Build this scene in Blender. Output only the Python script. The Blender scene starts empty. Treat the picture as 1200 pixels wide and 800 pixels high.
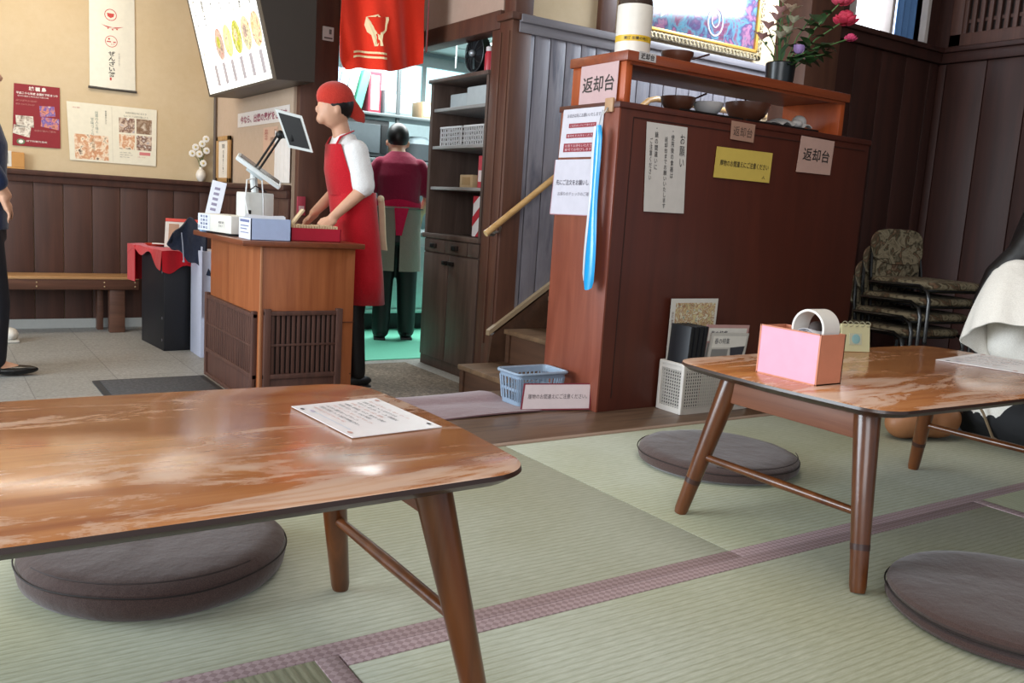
import bpy, bmesh, math, random
from mathutils import Vector, Matrix, noise
random.seed(7)
R = math.radians
ZL = -0.37            # entrance floor level, tatami level is z = 0
COL = bpy.context.scene.collection
V = Vector

# ------------------------------------------------------------------ materials
def lin(c):
    if isinstance(c, str):
        c = c.lstrip('#'); c = [int(c[i:i+2], 16)/255 for i in (0, 2, 4)]
    return tuple(((x/12.92) if x <= .04045 else ((x+.055)/1.055)**2.4) for x in c[:3]) + (1,)

def base_mat(name, rough=.5, metal=0, coat=0, spec=.5):
    m = bpy.data.materials.new(name); m.use_nodes = True
    nt = m.node_tree; b = nt.nodes['Principled BSDF']
    b.inputs['Roughness'].default_value = rough
    b.inputs['Metallic'].default_value = metal
    b.inputs['Specular IOR Level'].default_value = spec
    if coat:
        b.inputs['Coat Weight'].default_value = coat; b.inputs['Coat Roughness'].default_value = .12
    return m, nt, b

def ramp(nt, stops):
    r = nt.nodes.new('ShaderNodeValToRGB'); e = r.color_ramp.elements
    e[0].position, e[0].color = stops[0][0], lin(stops[0][1])
    e[1].position, e[1].color = stops[-1][0], lin(stops[-1][1])
    for p, c in stops[1:-1]:
        x = e.new(p); x.color = lin(c)
    return r

def coords(nt, scale=(1, 1, 1), rot=(0, 0, 0), loc=(0, 0, 0)):
    t = nt.nodes.new('ShaderNodeTexCoord'); mp = nt.nodes.new('ShaderNodeMapping')
    mp.inputs['Scale'].default_value = scale; mp.inputs['Rotation'].default_value = rot
    mp.inputs['Location'].default_value = loc
    nt.links.new(t.outputs['Object'], mp.inputs[0]); return mp

def nz(nt, vec, scale, detail=4, rough=.5, dist=0):
    n = nt.nodes.new('ShaderNodeTexNoise')
    n.inputs['Scale'].default_value = scale; n.inputs['Detail'].default_value = detail
    n.inputs['Roughness'].default_value = rough; n.inputs['Distortion'].default_value = dist
    nt.links.new(vec.outputs[0], n.inputs['Vector']); return n

def bump(nt, b, src, strength=.2, dist=.01):
    u = nt.nodes.new('ShaderNodeBump'); u.inputs['Strength'].default_value = strength
    u.inputs['Distance'].default_value = dist
    nt.links.new(src, u.inputs['Height']); nt.links.new(u.outputs[0], b.inputs['Normal'])

MC = {}
def flat(c, rough=.55, metal=0, emit=0, var=.0, coat=0, alpha=1, spec=.5, scale=30):
    key = (c, rough, metal, emit, var, coat, alpha, spec)
    if key in MC: return MC[key]
    m, nt, b = base_mat('paint_%s' % c.lstrip('#'), rough, metal, coat, spec)
    L = lin(c)
    mp = coords(nt)
    n = nz(nt, mp, scale, 3)
    v = var if var else .03
    r = nt.nodes.new('ShaderNodeValToRGB')
    r.color_ramp.elements[0].position = .3; r.color_ramp.elements[1].position = .7
    r.color_ramp.elements[0].color = tuple(x*(1-v) for x in L[:3])+(1,)
    r.color_ramp.elements[1].color = tuple(min(1, x*(1+v)) for x in L[:3])+(1,)
    nt.links.new(n.outputs[0], r.inputs[0]); nt.links.new(r.outputs[0], b.inputs['Base Color'])
    if emit:
        b.inputs['Emission Color'].default_value = L; b.inputs['Emission Strength'].default_value = emit
    if alpha < 1: b.inputs['Alpha'].default_value = alpha
    MC[key] = m; return m

def wood(name, c1, c2, grain='X', scale=6, rough=.4, coat=0, stretch=14, detail=6, bumpy=.05, c3=None):
    m, nt, b = base_mat(name, rough, coat=coat)
    s = {'X': (1, stretch, stretch), 'Y': (stretch, 1, stretch), 'Z': (stretch, stretch, 1)}[grain]
    mp = coords(nt, s); n = nz(nt, mp, scale*.35, detail, .62, .6)
    st = [(.3, c1), (.7, c2)] if c3 is None else [(.28, c1), (.5, c2), (.72, c3)]
    r = ramp(nt, st); nt.links.new(n.outputs[0], r.inputs[0])
    nt.links.new(r.outputs[0], b.inputs['Base Color'])
    if bumpy: bump(nt, b, n.outputs[0], bumpy, .003)
    return m

def worn_table():
    m, nt, b = base_mat('worn_table_varnish', .2, coat=.35)
    mp = coords(nt, (1, 9, 9)); n = nz(nt, mp, 3.2, 7, .62, .5)
    r = ramp(nt, [(.28, '#96552f'), (.5, '#b0703f'), (.74, '#c18453')]); nt.links.new(n.outputs[0], r.inputs[0])
    mp2 = coords(nt, (2.2, 8.5, 1), loc=(3.1, .4, 0)); n2 = nz(nt, mp2, 1.35, 8, .68, .9)
    r2 = nt.nodes.new('ShaderNodeValToRGB'); r2.color_ramp.elements[0].position = .495; r2.color_ramp.elements[1].position = .585
    nt.links.new(n2.outputs[0], r2.inputs[0])
    mx = nt.nodes.new('ShaderNodeMix'); mx.data_type = 'RGBA'
    ml = nt.nodes.new('ShaderNodeMath'); ml.operation = 'MULTIPLY'; ml.inputs[1].default_value = .62
    nt.links.new(r2.outputs[0], ml.inputs[0]); nt.links.new(ml.outputs[0], mx.inputs[0])
    nt.links.new(r.outputs[0], mx.inputs[6]); mx.inputs[7].default_value = lin('#d8bfae')
    nt.links.new(mx.outputs[2], b.inputs['Base Color'])
    a = nt.nodes.new('ShaderNodeMath'); a.operation = 'MULTIPLY_ADD'; a.inputs[1].default_value = .25; a.inputs[2].default_value = .2
    nt.links.new(r2.outputs[0], a.inputs[0]); nt.links.new(a.outputs[0], b.inputs['Roughness'])
    bump(nt, b, n.outputs[0], .04, .002)
    return m

def tatami(name, axis, c1, c2):
    m, nt, b = base_mat(name, .62, spec=.35)
    mp = coords(nt); w = nt.nodes.new('ShaderNodeTexWave'); w.wave_type = 'BANDS'
    w.bands_direction = 'Y' if axis == 'X' else 'X'; w.wave_profile = 'SIN'
    w.inputs['Scale'].default_value = 20; w.inputs['Distortion'].default_value = .5; w.inputs['Detail'].default_value = 2
    w.inputs['Detail Scale'].default_value = 3
    nt.links.new(mp.outputs[0], w.inputs[0])
    r = ramp(nt, [(0, c1), (.35, c2), (1, c2)]); nt.links.new(w.outputs[1], r.inputs[0])
    s = (6, 60, 1) if axis == 'X' else (60, 6, 1)
    mp2 = coords(nt, s); n = nz(nt, mp2, 5, 5, .7)
    r2 = ramp(nt, [(.3, '#c9c9bd'), (.7, '#ffffff')]); nt.links.new(n.outputs[0], r2.inputs[0])
    mx = nt.nodes.new('ShaderNodeMix'); mx.data_type = 'RGBA'; mx.blend_type = 'MULTIPLY'; mx.inputs[0].default_value = .7
    nt.links.new(r.outputs[0], mx.inputs[6]); nt.links.new(r2.outputs[0], mx.inputs[7])
    mp3 = coords(nt); n3 = nz(nt, mp3, 1.6, 2); r3 = ramp(nt, [(.35, '#e4e0cc'), (.65, '#ffffff')]); nt.links.new(n3.outputs[0], r3.inputs[0])
    mx2 = nt.nodes.new('ShaderNodeMix'); mx2.data_type = 'RGBA'; mx2.blend_type = 'MULTIPLY'; mx2.inputs[0].default_value = .8
    nt.links.new(mx.outputs[2], mx2.inputs[6]); nt.links.new(r3.outputs[0], mx2.inputs[7])
    nt.links.new(mx2.outputs[2], b.inputs['Base Color'])
    bump(nt, b, w.outputs[1], .18, .002)
    return m

def brocade():
    m, nt, b = base_mat('mauve_brocade', .7)
    mp = coords(nt, (1, 1, 1), (0, 0, R(45))); c = nt.nodes.new('ShaderNodeTexChecker'); c.inputs['Scale'].default_value = 95
    c.inputs['Color1'].default_value = lin('#8f787a'); c.inputs['Color2'].default_value = lin('#a69092')
    nt.links.new(mp.outputs[0], c.inputs[0]); nt.links.new(c.outputs[0], b.inputs['Base Color'])
    return m

def speckle(name, cols, scale=120, rough=.6, bumpy=.2, big=None):
    m, nt, b = base_mat(name, rough)
    mp = coords(nt); n = nz(nt, mp, scale, 4, .75)
    r = ramp(nt, [(.3+.4*i/(len(cols)-1), c) for i, c in enumerate(cols)]); nt.links.new(n.outputs[0], r.inputs[0])
    out = r.outputs[0]
    if big:
        n2 = nz(nt, mp, 2.5, 3); r2 = ramp(nt, [(.3, big), (.7, '#ffffff')]); nt.links.new(n2.outputs[0], r2.inputs[0])
        mx = nt.nodes.new('ShaderNodeMix'); mx.data_type = 'RGBA'; mx.blend_type = 'MULTIPLY'; mx.inputs[0].default_value = 1
        nt.links.new(out, mx.inputs[6]); nt.links.new(r2.outputs[0], mx.inputs[7]); out = mx.outputs[2]
    nt.links.new(out, b.inputs['Base Color'])
    if bumpy: bump(nt, b, n.outputs[0], bumpy, .003)
    return m

def tile_floor():
    m, nt, b = base_mat('stone_tile', .45)
    mp = coords(nt); br = nt.nodes.new('ShaderNodeTexBrick'); br.offset = 0
    br.inputs['Scale'].default_value = 1; br.inputs['Brick Width'].default_value = .45; br.inputs['Row Height'].default_value = .45
    br.inputs['Mortar Size'].default_value = .003
    br.inputs['Color1'].default_value = lin('#b3b1ad'); br.inputs['Color2'].default_value = lin('#aba9a4'); br.inputs['Mortar'].default_value = lin('#8e8c88')
    nt.links.new(mp.outputs[0], br.inputs[0])
    n = nz(nt, mp, 60, 5, .8); r = ramp(nt, [(.32, '#9a968e'), (.68, '#ffffff')]); nt.links.new(n.outputs[0], r.inputs[0])
    mx = nt.nodes.new('ShaderNodeMix'); mx.data_type = 'RGBA'; mx.blend_type = 'MULTIPLY'; mx.inputs[0].default_value = .8
    nt.links.new(br.outputs[0], mx.inputs[6]); nt.links.new(r.outputs[0], mx.inputs[7]); nt.links.new(mx.outputs[2], b.inputs['Base Color'])
    return m

def fabric(name, c1, c2, scale=350, rough=.95, big=0):
    m, nt, b = base_mat(name, rough, spec=.2)
    mp = coords(nt); n = nz(nt, mp, scale, 2, .7); r = ramp(nt, [(.35, c1), (.65, c2)]); nt.links.new(n.outputs[0], r.inputs[0])
    nt.links.new(r.outputs[0], b.inputs['Base Color'])
    n2 = nz(nt, mp, 9 if not big else big, 4, .6); bump(nt, b, n2.outputs[0], .35, .02)
    b.inputs['Sheen Weight'].default_value = .25
    return m

def blotch(name, cols, scale=12, rough=.8, emit=0, dist=1.5):
    m, nt, b = base_mat(name, rough)
    mp = coords(nt); n = nz(nt, mp, scale, 3, .55, dist)
    k = len(cols); r = ramp(nt, [(.28+.44*i/(k-1), c) for i, c in enumerate(cols)]); nt.links.new(n.outputs[0], r.inputs[0])
    nt.links.new(r.outputs[0], b.inputs['Base Color'])
    if emit:
        nt.links.new(r.outputs[0], b.inputs['Emission Color']); b.inputs['Emission Strength'].default_value = emit
    return m

M = {}
M['table'] = worn_table()
M['table_leg'] = wood('table_leg_wood', '#4a250e', '#6c3b19', 'Z', 5, .3, .3)
M['table_edge'] = wood('table_edge_wood', '#2a170f', '#3a2217', 'X', 5, .35, .2)
M['tatamiX'] = tatami('tatami_rush_long', 'X', '#b2b6a4', '#c2c6b8')
M['tatamiY'] = tatami('tatami_rush_cross', 'Y', '#9a9e88', '#b0b39e')
M['brocade'] = brocade()
M['board'] = wood('dark_floor_board', '#30211a', '#6e5644', 'X', 5, .4, .15, 10, c3='#4c372a')
M['sill'] = flat('#9c8474', .6)
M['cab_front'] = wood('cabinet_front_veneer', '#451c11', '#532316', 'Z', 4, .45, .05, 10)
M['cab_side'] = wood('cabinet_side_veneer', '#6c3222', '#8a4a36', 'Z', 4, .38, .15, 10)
M['shelf_wood'] = wood('orange_shelf_veneer', '#8c3a16', '#b45628', 'Z', 5, .4, .1, 10)
M['shelf_top'] = wood('shelf_top_veneer', '#70301a', '#8e4424', 'X', 5, .35, .15, 12)
M['counter_wood'] = wood('counter_veneer', '#8a4a28', '#a8633a', 'Z', 4, .38, .12, 14)
M['counter_top'] = wood('counter_top_veneer', '#6c3a24', '#84492e', 'Y', 4, .32, .2, 12)
M['lattice'] = wood('lattice_wood', '#432820', '#5c3a2e', 'Z', 6, .6, 0, 12)
M['lattice_dark'] = flat('#160d0a', .8)
M['wainscot'] = wood('wainscot_plank', '#3e261f', '#513329', 'Z', 4, .55, 0, 14)
M['wall_dark'] = wood('dark_wall_plank', '#2e1711', '#42221a', 'Z', 4, .55, 0, 14)
M['post'] = wood('post_wood', '#4c2e24', '#64402f', 'Z', 4, .5, 0, 12)
M['blueplank'] = wood('weathered_plank', '#4e4d59', '#7f7a80', 'Z', 4, .5, 0, 9, c3='#65626c')
M['stair'] = wood('stair_wood', '#5a4330', '#7e6248', 'X', 5, .45, 0, 8)
M['stair_face'] = wood('stair_riser_wood', '#3f291c', '#593c2a', 'Y', 5, .5, 0, 8)
M['bench_top'] = wood('bench_seat_wood', '#9c7248', '#c2986a', 'X', 5, .45, 0, 10)
M['bench'] = wood('bench_wood', '#4a2e22', '#654232', 'X', 5, .5, 0, 10)
M['handrail'] = wood('handrail_wood', '#b98a52', '#dcb47c', 'X', 5, .3, .3, 8)
M['hutch'] = wood('kitchen_hutch_wood', '#4a3a32', '#66534a', 'Z', 4, .5, 0, 12)
M['plaster'] = speckle('beige_plaster', ['#cbb593', '#cfba99'], 20, .9, .03, '#f8f5ee')
M['plaster_pink'] = speckle('pinkish_plaster', ['#b39684', '#b99c8a'], 20, .9, .05)  # pinkish beige colour of the walls above the beams
M['ceil'] = flat('#cfc4b4', .9)
M['tile'] = tile_floor()
M['rug'] = speckle('granular_brown_mat', ['#4c433b', '#7d7061', '#b0a08c'], 55, .9, .5, '#b8b4b0')
M['darkmat'] = speckle('dark_rubber_mat', ['#26272a', '#45464a', '#5c5c60'], 60, .7, .5)
M['mauve'] = fabric('mauve_mat', '#6b4d50', '#836468', 500)
M['green'] = flat('#7fe0c0', .4)
M['kwall'] = flat('#a9bcc0', .6)
M['steel'] = flat('#b8c4c6', .4, .25, var=.06)
M['cushion'] = fabric('brown_cushion_cloth', '#3e2f2c', '#54413d', 600)
M['black'] = flat('#0b0b0d', .5)
M['white'] = flat('#e8e6e2', .5)
M['paper'] = flat('#d9d5cf', .65)
M['skin'] = flat('#d3a184', .5, var=.05, scale=12)
M['hair'] = flat('#0f0b0a', .45, var=.2, scale=200)
M['wcloth'] = fabric('white_shirt_cloth', '#dcdad8', '#f0eeec', 300, big=14)
M['blouse'] = fabric('cream_blouse_cloth', '#dcd6cd', '#eae5dc', 300, big=10)
M['red'] = fabric('red_cloth', '#a80f1c', '#c41a28', 300, big=8)
M['noren'] = fabric('backlit_orange_noren_cloth', '#ea301c', '#f8442a', 300, big=5)  # brighter orange puts the light shining through the cloth into its colour
M['pink'] = flat('#e6a2b8', .45)
M['pinkedge'] = flat('#c98062', .5)
M['glass'] = None

# ------------------------------------------------------------------ mesh builder
class MB:
    def __init__(s): s.bm = bmesh.new()
    def _new(s, geomfn, mi, mtx=None):
        f0 = set(s.bm.faces); v0 = set(s.bm.verts)
        geomfn()
        nf = [f for f in s.bm.faces if f not in f0]; nv = [v for v in s.bm.verts if v not in v0]
        for f in nf: f.material_index = mi
        if mtx is not None: bmesh.ops.transform(s.bm, matrix=mtx, verts=nv)
        return s
    def box(s, x0, x1, y0, y1, z0, z1, mi=0, bev=0, mtx=None):
        def g():
            mm = Matrix.Translation(((x0+x1)/2, (y0+y1)/2, (z0+z1)/2)) @ Matrix.Diagonal((abs(x1-x0), abs(y1-y0), abs(z1-z0), 1))
            r = bmesh.ops.create_cube(s.bm, size=1, matrix=mm)
            if bev:
                es = list({e for v in r['verts'] for e in v.link_edges})
                bmesh.ops.bevel(s.bm, geom=es, offset=bev, segments=2, affect='EDGES', profile=.5)
        return s._new(g, mi, mtx)
    def rings(s, rings, mi=0, cap=True, closed=False, mtx=None):
        def g():
            vs = [[s.bm.verts.new(p) for p in r] for r in rings]
            n = len(vs[0]); m = len(vs)
            for i in range(m if closed else m-1):
                a, b = vs[i], vs[(i+1) % m]
                for j in range(n):
                    s.bm.faces.new((a[j], a[(j+1) % n], b[(j+1) % n], b[j]))
            if cap and not closed:
                s.bm.faces.new(vs[0][::-1]); s.bm.faces.new(vs[-1])
        return s._new(g, mi, mtx)
    def tube(s, pts, r, mi=0, seg=10, closed=False, flat_=1.0, mtx=None):
        pts = [V(p) for p in pts]; n = len(pts)
        rs = r if isinstance(r, (list, tuple)) else [r]*n
        rings = []; up = V((0, 0, 1)); prev = None
        for i, p in enumerate(pts):
            a = pts[i-1] if (i > 0 or closed) else p; b = pts[(i+1) % n] if (i < n-1 or closed) else p
            d = (b-a).normalized()
            if prev is None:
                u = d.cross(up)
                if u.length < .05: u = d.cross(V((1, 0, 0)))
            else:
                u = prev - d*prev.dot(d)
            u.normalize(); prev = u; w = d.cross(u)
            rings.append([p + u*math.cos(2*math.pi*k/seg)*rs[i] + w*math.sin(2*math.pi*k/seg)*rs[i]*flat_ for k in range(seg)])
        return s.rings(rings, mi, True, closed, mtx)
    def cyl(s, p0, p1, r0, r1=None, mi=0, seg=20): return s.tube([p0, p1], [r0, r0 if r1 is None else r1], mi, seg)
    def lathe(s, prof, c=(0, 0, 0), mi=0, seg=28, mtx=None, sx=1, sy=1):
        rings = [[V((c[0]+r*sx*math.cos(2*math.pi*k/seg), c[1]+r*sy*math.sin(2*math.pi*k/seg), c[2]+z)) for k in range(seg)] for r, z in prof]
        return s.rings(rings, mi, True, False, mtx)
    def ball(s, c, r, mi=0, seg=14, mtx=None):
        rx, ry, rz = r if isinstance(r, (tuple, list)) else (r, r, r)
        def g(): bmesh.ops.create_uvsphere(s.bm, u_segments=seg, v_segments=max(6, seg*2//3), radius=1, matrix=Matrix.Translation(c) @ Matrix.Diagonal((rx, ry, rz, 1)))
        return s._new(g, mi, mtx)
    def prism(s, pts, h, o=(0, 0, 0), a=(1, 0, 0), b=(0, 1, 0), mi=0, bev=0):
        """polygon pts (u,v) at o + u*a + v*b, extruded by h along a x b"""
        o, a, b = V(o), V(a), V(b); n = a.cross(b).normalized()
        def g():
            lo = [s.bm.verts.new(o+a*u+b*v) for u, v in pts]; hi = [s.bm.verts.new(o+a*u+b*v+n*h) for u, v in pts]
            k = len(pts)
            s.bm.faces.new(lo[::-1]); s.bm.faces.new(hi)
            for i in range(k): s.bm.faces.new((lo[i], lo[(i+1) % k], hi[(i+1) % k], hi[i]))
        return s._new(g, mi)
    def grid(s, fn, nu, nv, mi=0):
        def g():
            vs = [[s.bm.verts.new(fn(i/nu, j/nv)) for j in range(nv+1)] for i in range(nu+1)]
            for i in range(nu):
                for j in range(nv): s.bm.faces.new((vs[i][j], vs[i+1][j], vs[i+1][j+1], vs[i][j+1]))
        return s._new(g, mi)
    def solid_grid(s, fn, nu, nv, th, mi=0):
        """fn(u,v)->point ; makes a closed slab of thickness th along local normal"""
        P = [[V(fn(i/nu, j/nv)) for j in range(nv+1)] for i in range(nu+1)]
        def nrm(i, j):
            a = P[min(i+1, nu)][j]-P[max(i-1, 0)][j]; b = P[i][min(j+1, nv)]-P[i][max(j-1, 0)]
            c = a.cross(b); return c.normalized() if c.length > 1e-9 else V((0, 0, 1))
        def g():
            A = [[s.bm.verts.new(P[i][j]) for j in range(nv+1)] for i in range(nu+1)]
            B = [[s.bm.verts.new(P[i][j]-nrm(i, j)*th) for j in range(nv+1)] for i in range(nu+1)]
            for i in range(nu):
                for j in range(nv):
                    s.bm.faces.new((A[i][j], A[i+1][j], A[i+1][j+1], A[i][j+1]))
                    s.bm.faces.new((B[i][j+1], B[i+1][j+1], B[i+1][j], B[i][j]))
            for i in range(nu):
                s.bm.faces.new((A[i+1][0], A[i][0], B[i][0], B[i+1][0])); s.bm.faces.new((A[i][nv], A[i+1][nv], B[i+1][nv], B[i][nv]))
            for j in range(nv):
                s.bm.faces.new((A[0][j], A[0][j+1], B[0][j+1], B[0][j])); s.bm.faces.new((A[nu][j+1], A[nu][j], B[nu][j], B[nu][j+1]))
        return s._new(g, mi)
    def mesh(s, me, mi, fn):
        def g():
            vs = [s.bm.verts.new(fn(v.co)) for v in me.vertices]
            for p in me.polygons:
                try: s.bm.faces.new([vs[i] for i in p.vertices])
                except ValueError: pass
        return s._new(g, mi)

def link(o): COL.objects.link(o); return o

def part(name, mb, mats, root=None, smooth=True, local=False, recalc=True, ang=35):
    """one mesh object; coordinates given in world space are moved to the root's space"""
    bm = mb.bm
    if root is not None and not local:
        off = V((0, 0, 0)); r = root
        while r is not None: off += V(r.location); r = r.parent
        bmesh.ops.translate(bm, verts=bm.verts, vec=-off)
    if recalc: bmesh.ops.recalc_face_normals(bm, faces=bm.faces)
    me = bpy.data.meshes.new(name); bm.to_mesh(me); bm.free()
    for m in (mats if isinstance(mats, (list, tuple)) else [mats]): me.materials.append(m)
    if smooth:
        me.shade_smooth(); me.set_sharp_from_angle(angle=R(ang))
    o = link(bpy.data.objects.new(name, me))
    if root is not None: o.parent = root
    return o

def tag(o, label, cat, group=None, kind=None):
    o['label'] = label; o['category'] = cat
    if group: o['group'] = group
    if kind: o['kind'] = kind
    return o

def thing(name, label, cat, loc, group=None, rz=0):
    o = link(bpy.data.objects.new(name, None)); o.location = loc; o.rotation_euler = (0, 0, rz); o.empty_display_size = .05
    return tag(o, label, cat, group)

def solo(name, mb, mats, label, cat, base, group=None, **k):
    """a thing that is one mesh, its origin at base; mb is in world space"""
    bmesh.ops.translate(mb.bm, verts=mb.bm.verts, vec=-V(base))
    o = part(name, mb, mats, None, **k); o.location = base
    return tag(o, label, cat, group)

def struct(name, mb, mats, parent=None, **k):
    o = part(name, mb, mats, parent, **k)
    if parent is None: o['kind'] = 'structure'
    return o

def dup(root, loc, rz=0, label=None, group=None):
    r = root.copy(); link(r); r.location = loc; r.rotation_euler = (0, 0, rz)
    if label: r['label'] = label
    if group: r['group'] = group
    for ch in list(root.children):
        c = ch.copy(); link(c); c.parent = r
        for g in ch.children:
            d = g.copy(); link(d); d.parent = c
    return r

# ------------------------------------------------------------------ lettering and sheets
def glyphs(text, bold=0.0, vertical=False):
    cu = bpy.data.curves.new('lettering', 'FONT')
    cu.body = '\n'.join(text) if vertical else text
    cu.align_x = 'CENTER'; cu.size = 1; cu.resolution_u = 2; cu.offset = bold
    if vertical: cu.space_line = 1.02
    o = bpy.data.objects.new('lettering', cu); COL.objects.link(o)
    dg = bpy.context.evaluated_depsgraph_get(); dg.update()
    me = bpy.data.meshes.new_from_object(o.evaluated_get(dg))
    bpy.data.objects.remove(o); bpy.data.curves.remove(cu)
    return me

def sheet(name, label, cat, quad, mats, prints=(), th=.0012, root=None, group=None, curl=0):
    """flat sheet on the 4 points TL,TR,BR,BL seen from its front.
    prints: ('t',text,u0,v0,u1,v1,mi,bold,vertical) lettering, ('r',u0,v0,u1,v1,mi) patch, ('o',u,v,ru,rv,mi) disc, ('ring',...)
    u to the right, v downward, both 0..1"""
    TL, TR, BR, BL = [V(q) for q in quad]
    nrm = (BL-TL).cross(TR-TL).normalized()
    def P(u, v, d=0): return (TL*(1-u)+TR*u)*(1-v)+(BL*(1-u)+BR*u)*v + nrm*(d+curl*math.sin(math.pi*u))
    mb = MB()
    mb.solid_grid(lambda a, b: P(a, b, 0), 8, 2, th)
    lift = th+.0004
    for k, p in enumerate(prints):
        if p[0] == 't':
            _, s, u0, v0, u1, v1, mi = p[:7]; bold = p[7] if len(p) > 7 else 0; vert = p[8] if len(p) > 8 else False
            me = glyphs(s, bold, vert)
            if len(me.vertices) == 0: continue
            xs = [v.co.x for v in me.vertices]; ys = [v.co.y for v in me.vertices]
            ax, bx, ay, by = min(xs), max(xs), min(ys), max(ys)
            mb.mesh(me, mi, lambda c: P(u0+(u1-u0)*(c.x-ax)/max(bx-ax, 1e-6), v0+(v1-v0)*(by-c.y)/max(by-ay, 1e-6), lift+.0006))
            bpy.data.meshes.remove(me)
        elif p[0] == 'r':
            _, u0, v0, u1, v1, mi = p
            mb.grid(lambda a, b: P(u0+(u1-u0)*a, v0+(v1-v0)*b, lift), 1, 1, mi)
        elif p[0] == 'o':
            _, u, v, ru, rv, mi = p
            def disc():
                bm = mb.bm; vs = [bm.verts.new(P(u+ru*math.cos(t*math.pi/12), v+rv*math.sin(t*math.pi/12), lift+.0002*(k % 5))) for t in range(24)]
                bm.faces.new(vs)
            mb._new(disc, mi)
        elif p[0] == 'ring':
            _, u, v, ru, rv, w, mi = p
            def ring():
                bm = mb.bm
                a = [bm.verts.new(P(u+ru*math.cos(t*math.pi/14), v+rv*math.sin(t*math.pi/14), lift)) for t in range(28)]
                b = [bm.verts.new(P(u+ru*w*math.cos(t*math.pi/14), v+rv*w*math.sin(t*math.pi/14), lift)) for t in range(28)]
                for i in range(28): bm.faces.new((a[i], a[(i+1) % 28], b[(i+1) % 28], b[i]))
            mb._new(ring, mi)
        elif p[0] == 'p':
            _, pts, mi = p
            def poly():
                mb.bm.faces.new([mb.bm.verts.new(P(a, b, lift)) for a, b in pts])
            mb._new(poly, mi)
    if root is None:
        base = (BL+BR)/2
        return solo(name, mb, mats, label, cat, tuple(base), group, smooth=False, recalc=False)
    return part(name, mb, mats, root, smooth=False, recalc=False)

# ------------------------------------------------------------------ organic bodies
def organic(name, shapes, mat, root, voxel=.012, it=4, local=False):
    """one continuous surface grown from overlapping tapered limbs, ellipsoids and lofts"""
    mb = MB()
    for s in shapes:
        if s[0] == 'c':
            pts, rs = s[1], s[2]
            for i in range(len(pts)-1):
                mb.tube([pts[i], pts[i+1]], [rs[i], rs[i+1]], 0, 14)
            for p, r in zip(pts, rs): mb.ball(p, r*.995, 0, 14)
        elif s[0] == 'e':
            rot = s[3] if len(s) > 3 else Matrix.Identity(4)
            mb.ball((0, 0, 0), s[2], 0, 18, Matrix.Translation(s[1]) @ rot)
        elif s[0] == 'l':
            rings = []
            for c, rx, ry, yaw in s[1]:
                cy, sy = math.cos(yaw), math.sin(yaw)
                rings.append([V(c)+V((rx*math.cos(t)*cy-ry*math.sin(t)*sy, rx*math.cos(t)*sy+ry*math.sin(t)*cy, 0)) for t in [2*math.pi*k/24 for k in range(24)]])
            mb.rings(rings)
    bm = mb.bm; bmesh.ops.recalc_face_normals(bm, faces=bm.faces)
    me = bpy.data.meshes.new('tmp'); bm.to_mesh(me); bm.free()
    o = link(bpy.data.objects.new('tmp', me))
    rm = o.modifiers.new('r', 'REMESH'); rm.mode = 'VOXEL'; rm.voxel_size = voxel; rm.use_smooth_shade = True
    sm = o.modifiers.new('s', 'SMOOTH'); sm.factor = .6; sm.iterations = it
    dg = bpy.context.evaluated_depsgraph_get(); dg.update()
    out = bpy.data.meshes.new_from_object(o.evaluated_get(dg))
    bpy.data.objects.remove(o); bpy.data.meshes.remove(me)
    if root is not None and not local:
        out.transform(Matrix.Translation(-V(root.location)))
    out.name = name; out.materials.clear(); out.materials.append(mat); out.shade_smooth()
    ob = link(bpy.data.objects.new(name, out)); ob.parent = root
    return ob

def hand(palm, d, side, up, s=1.0, curl=.5):
    """palm centre, finger direction d, side vector towards thumb, up = back of the hand"""
    palm, d, side, up = V(palm), V(d).normalized(), V(side).normalized(), V(up).normalized()
    out = [('c', [palm-d*.04*s, palm+d*.035*s], [.022*s, .022*s]), ('c', [palm+side*.022*s-d*.03*s, palm+side*.024*s+d*.035*s], [.015*s, .013*s]),
           ('c', [palm-side*.022*s-d*.03*s, palm-side*.026*s+d*.03*s], [.015*s, .012*s])]
    for k, (off, ln) in enumerate(((.027, .068), (.009, .078), (-.009, .072), (-.027, .055))):
        a = palm+side*off*s+d*.04*s; b = a+(d*math.cos(curl*.5)-up*math.sin(curl*.5))*ln*.5*s; c = b+(d*math.cos(curl*1.4)-up*math.sin(curl*1.4))*ln*.5*s
        out.append(('c', [a, b, c], [.0095*s, .0085*s, .007*s]))
    a = palm+side*.028*s-d*.02*s; b = a+side*.028*s+d*.025*s-up*.006*s; c = b+d*.03*s+side*.006*s-up*.01*s
    out.append(('c', [a, b, c], [.012*s, .0105*s, .008*s]))
    return out

# ------------------------------------------------------------------ the setting
mb = MB(); mb.box(-4, 5.3, 2.9, 7.45, ZL-.1, ZL); struct('floor', mb, M['tile'], smooth=False)
mb = MB(); mb.box(-4, 5.3, -2.5, 2.215, -.12, -.05); struct('floor', mb, M['board'], smooth=False)
mb = MB(); mb.box(-4, 5.12, 2.21, 2.9, -.06, 0, bev=.004); struct('floor', mb, M['board'])
mb = MB(); mb.box(3.52, 5.14, 2.9, 3.22, -.06, 0, bev=.002); struct('floor', mb, M['board'])
mb = MB(); mb.box(-4, 5.12, 2.87, 2.898, ZL, -.06); struct('trim_2', mb, M['bench'], smooth=False)
mb = MB(); mb.box(-4, 5.12, 2.186, 2.21, -.05, .004, bev=.002); struct('trim_1', mb, M['sill'])
mb = MB(); mb.box(1.98, 6.2, 5.5, 8.5, ZL, ZL+.006); struct('floor', mb, M['green'], smooth=False)

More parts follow.
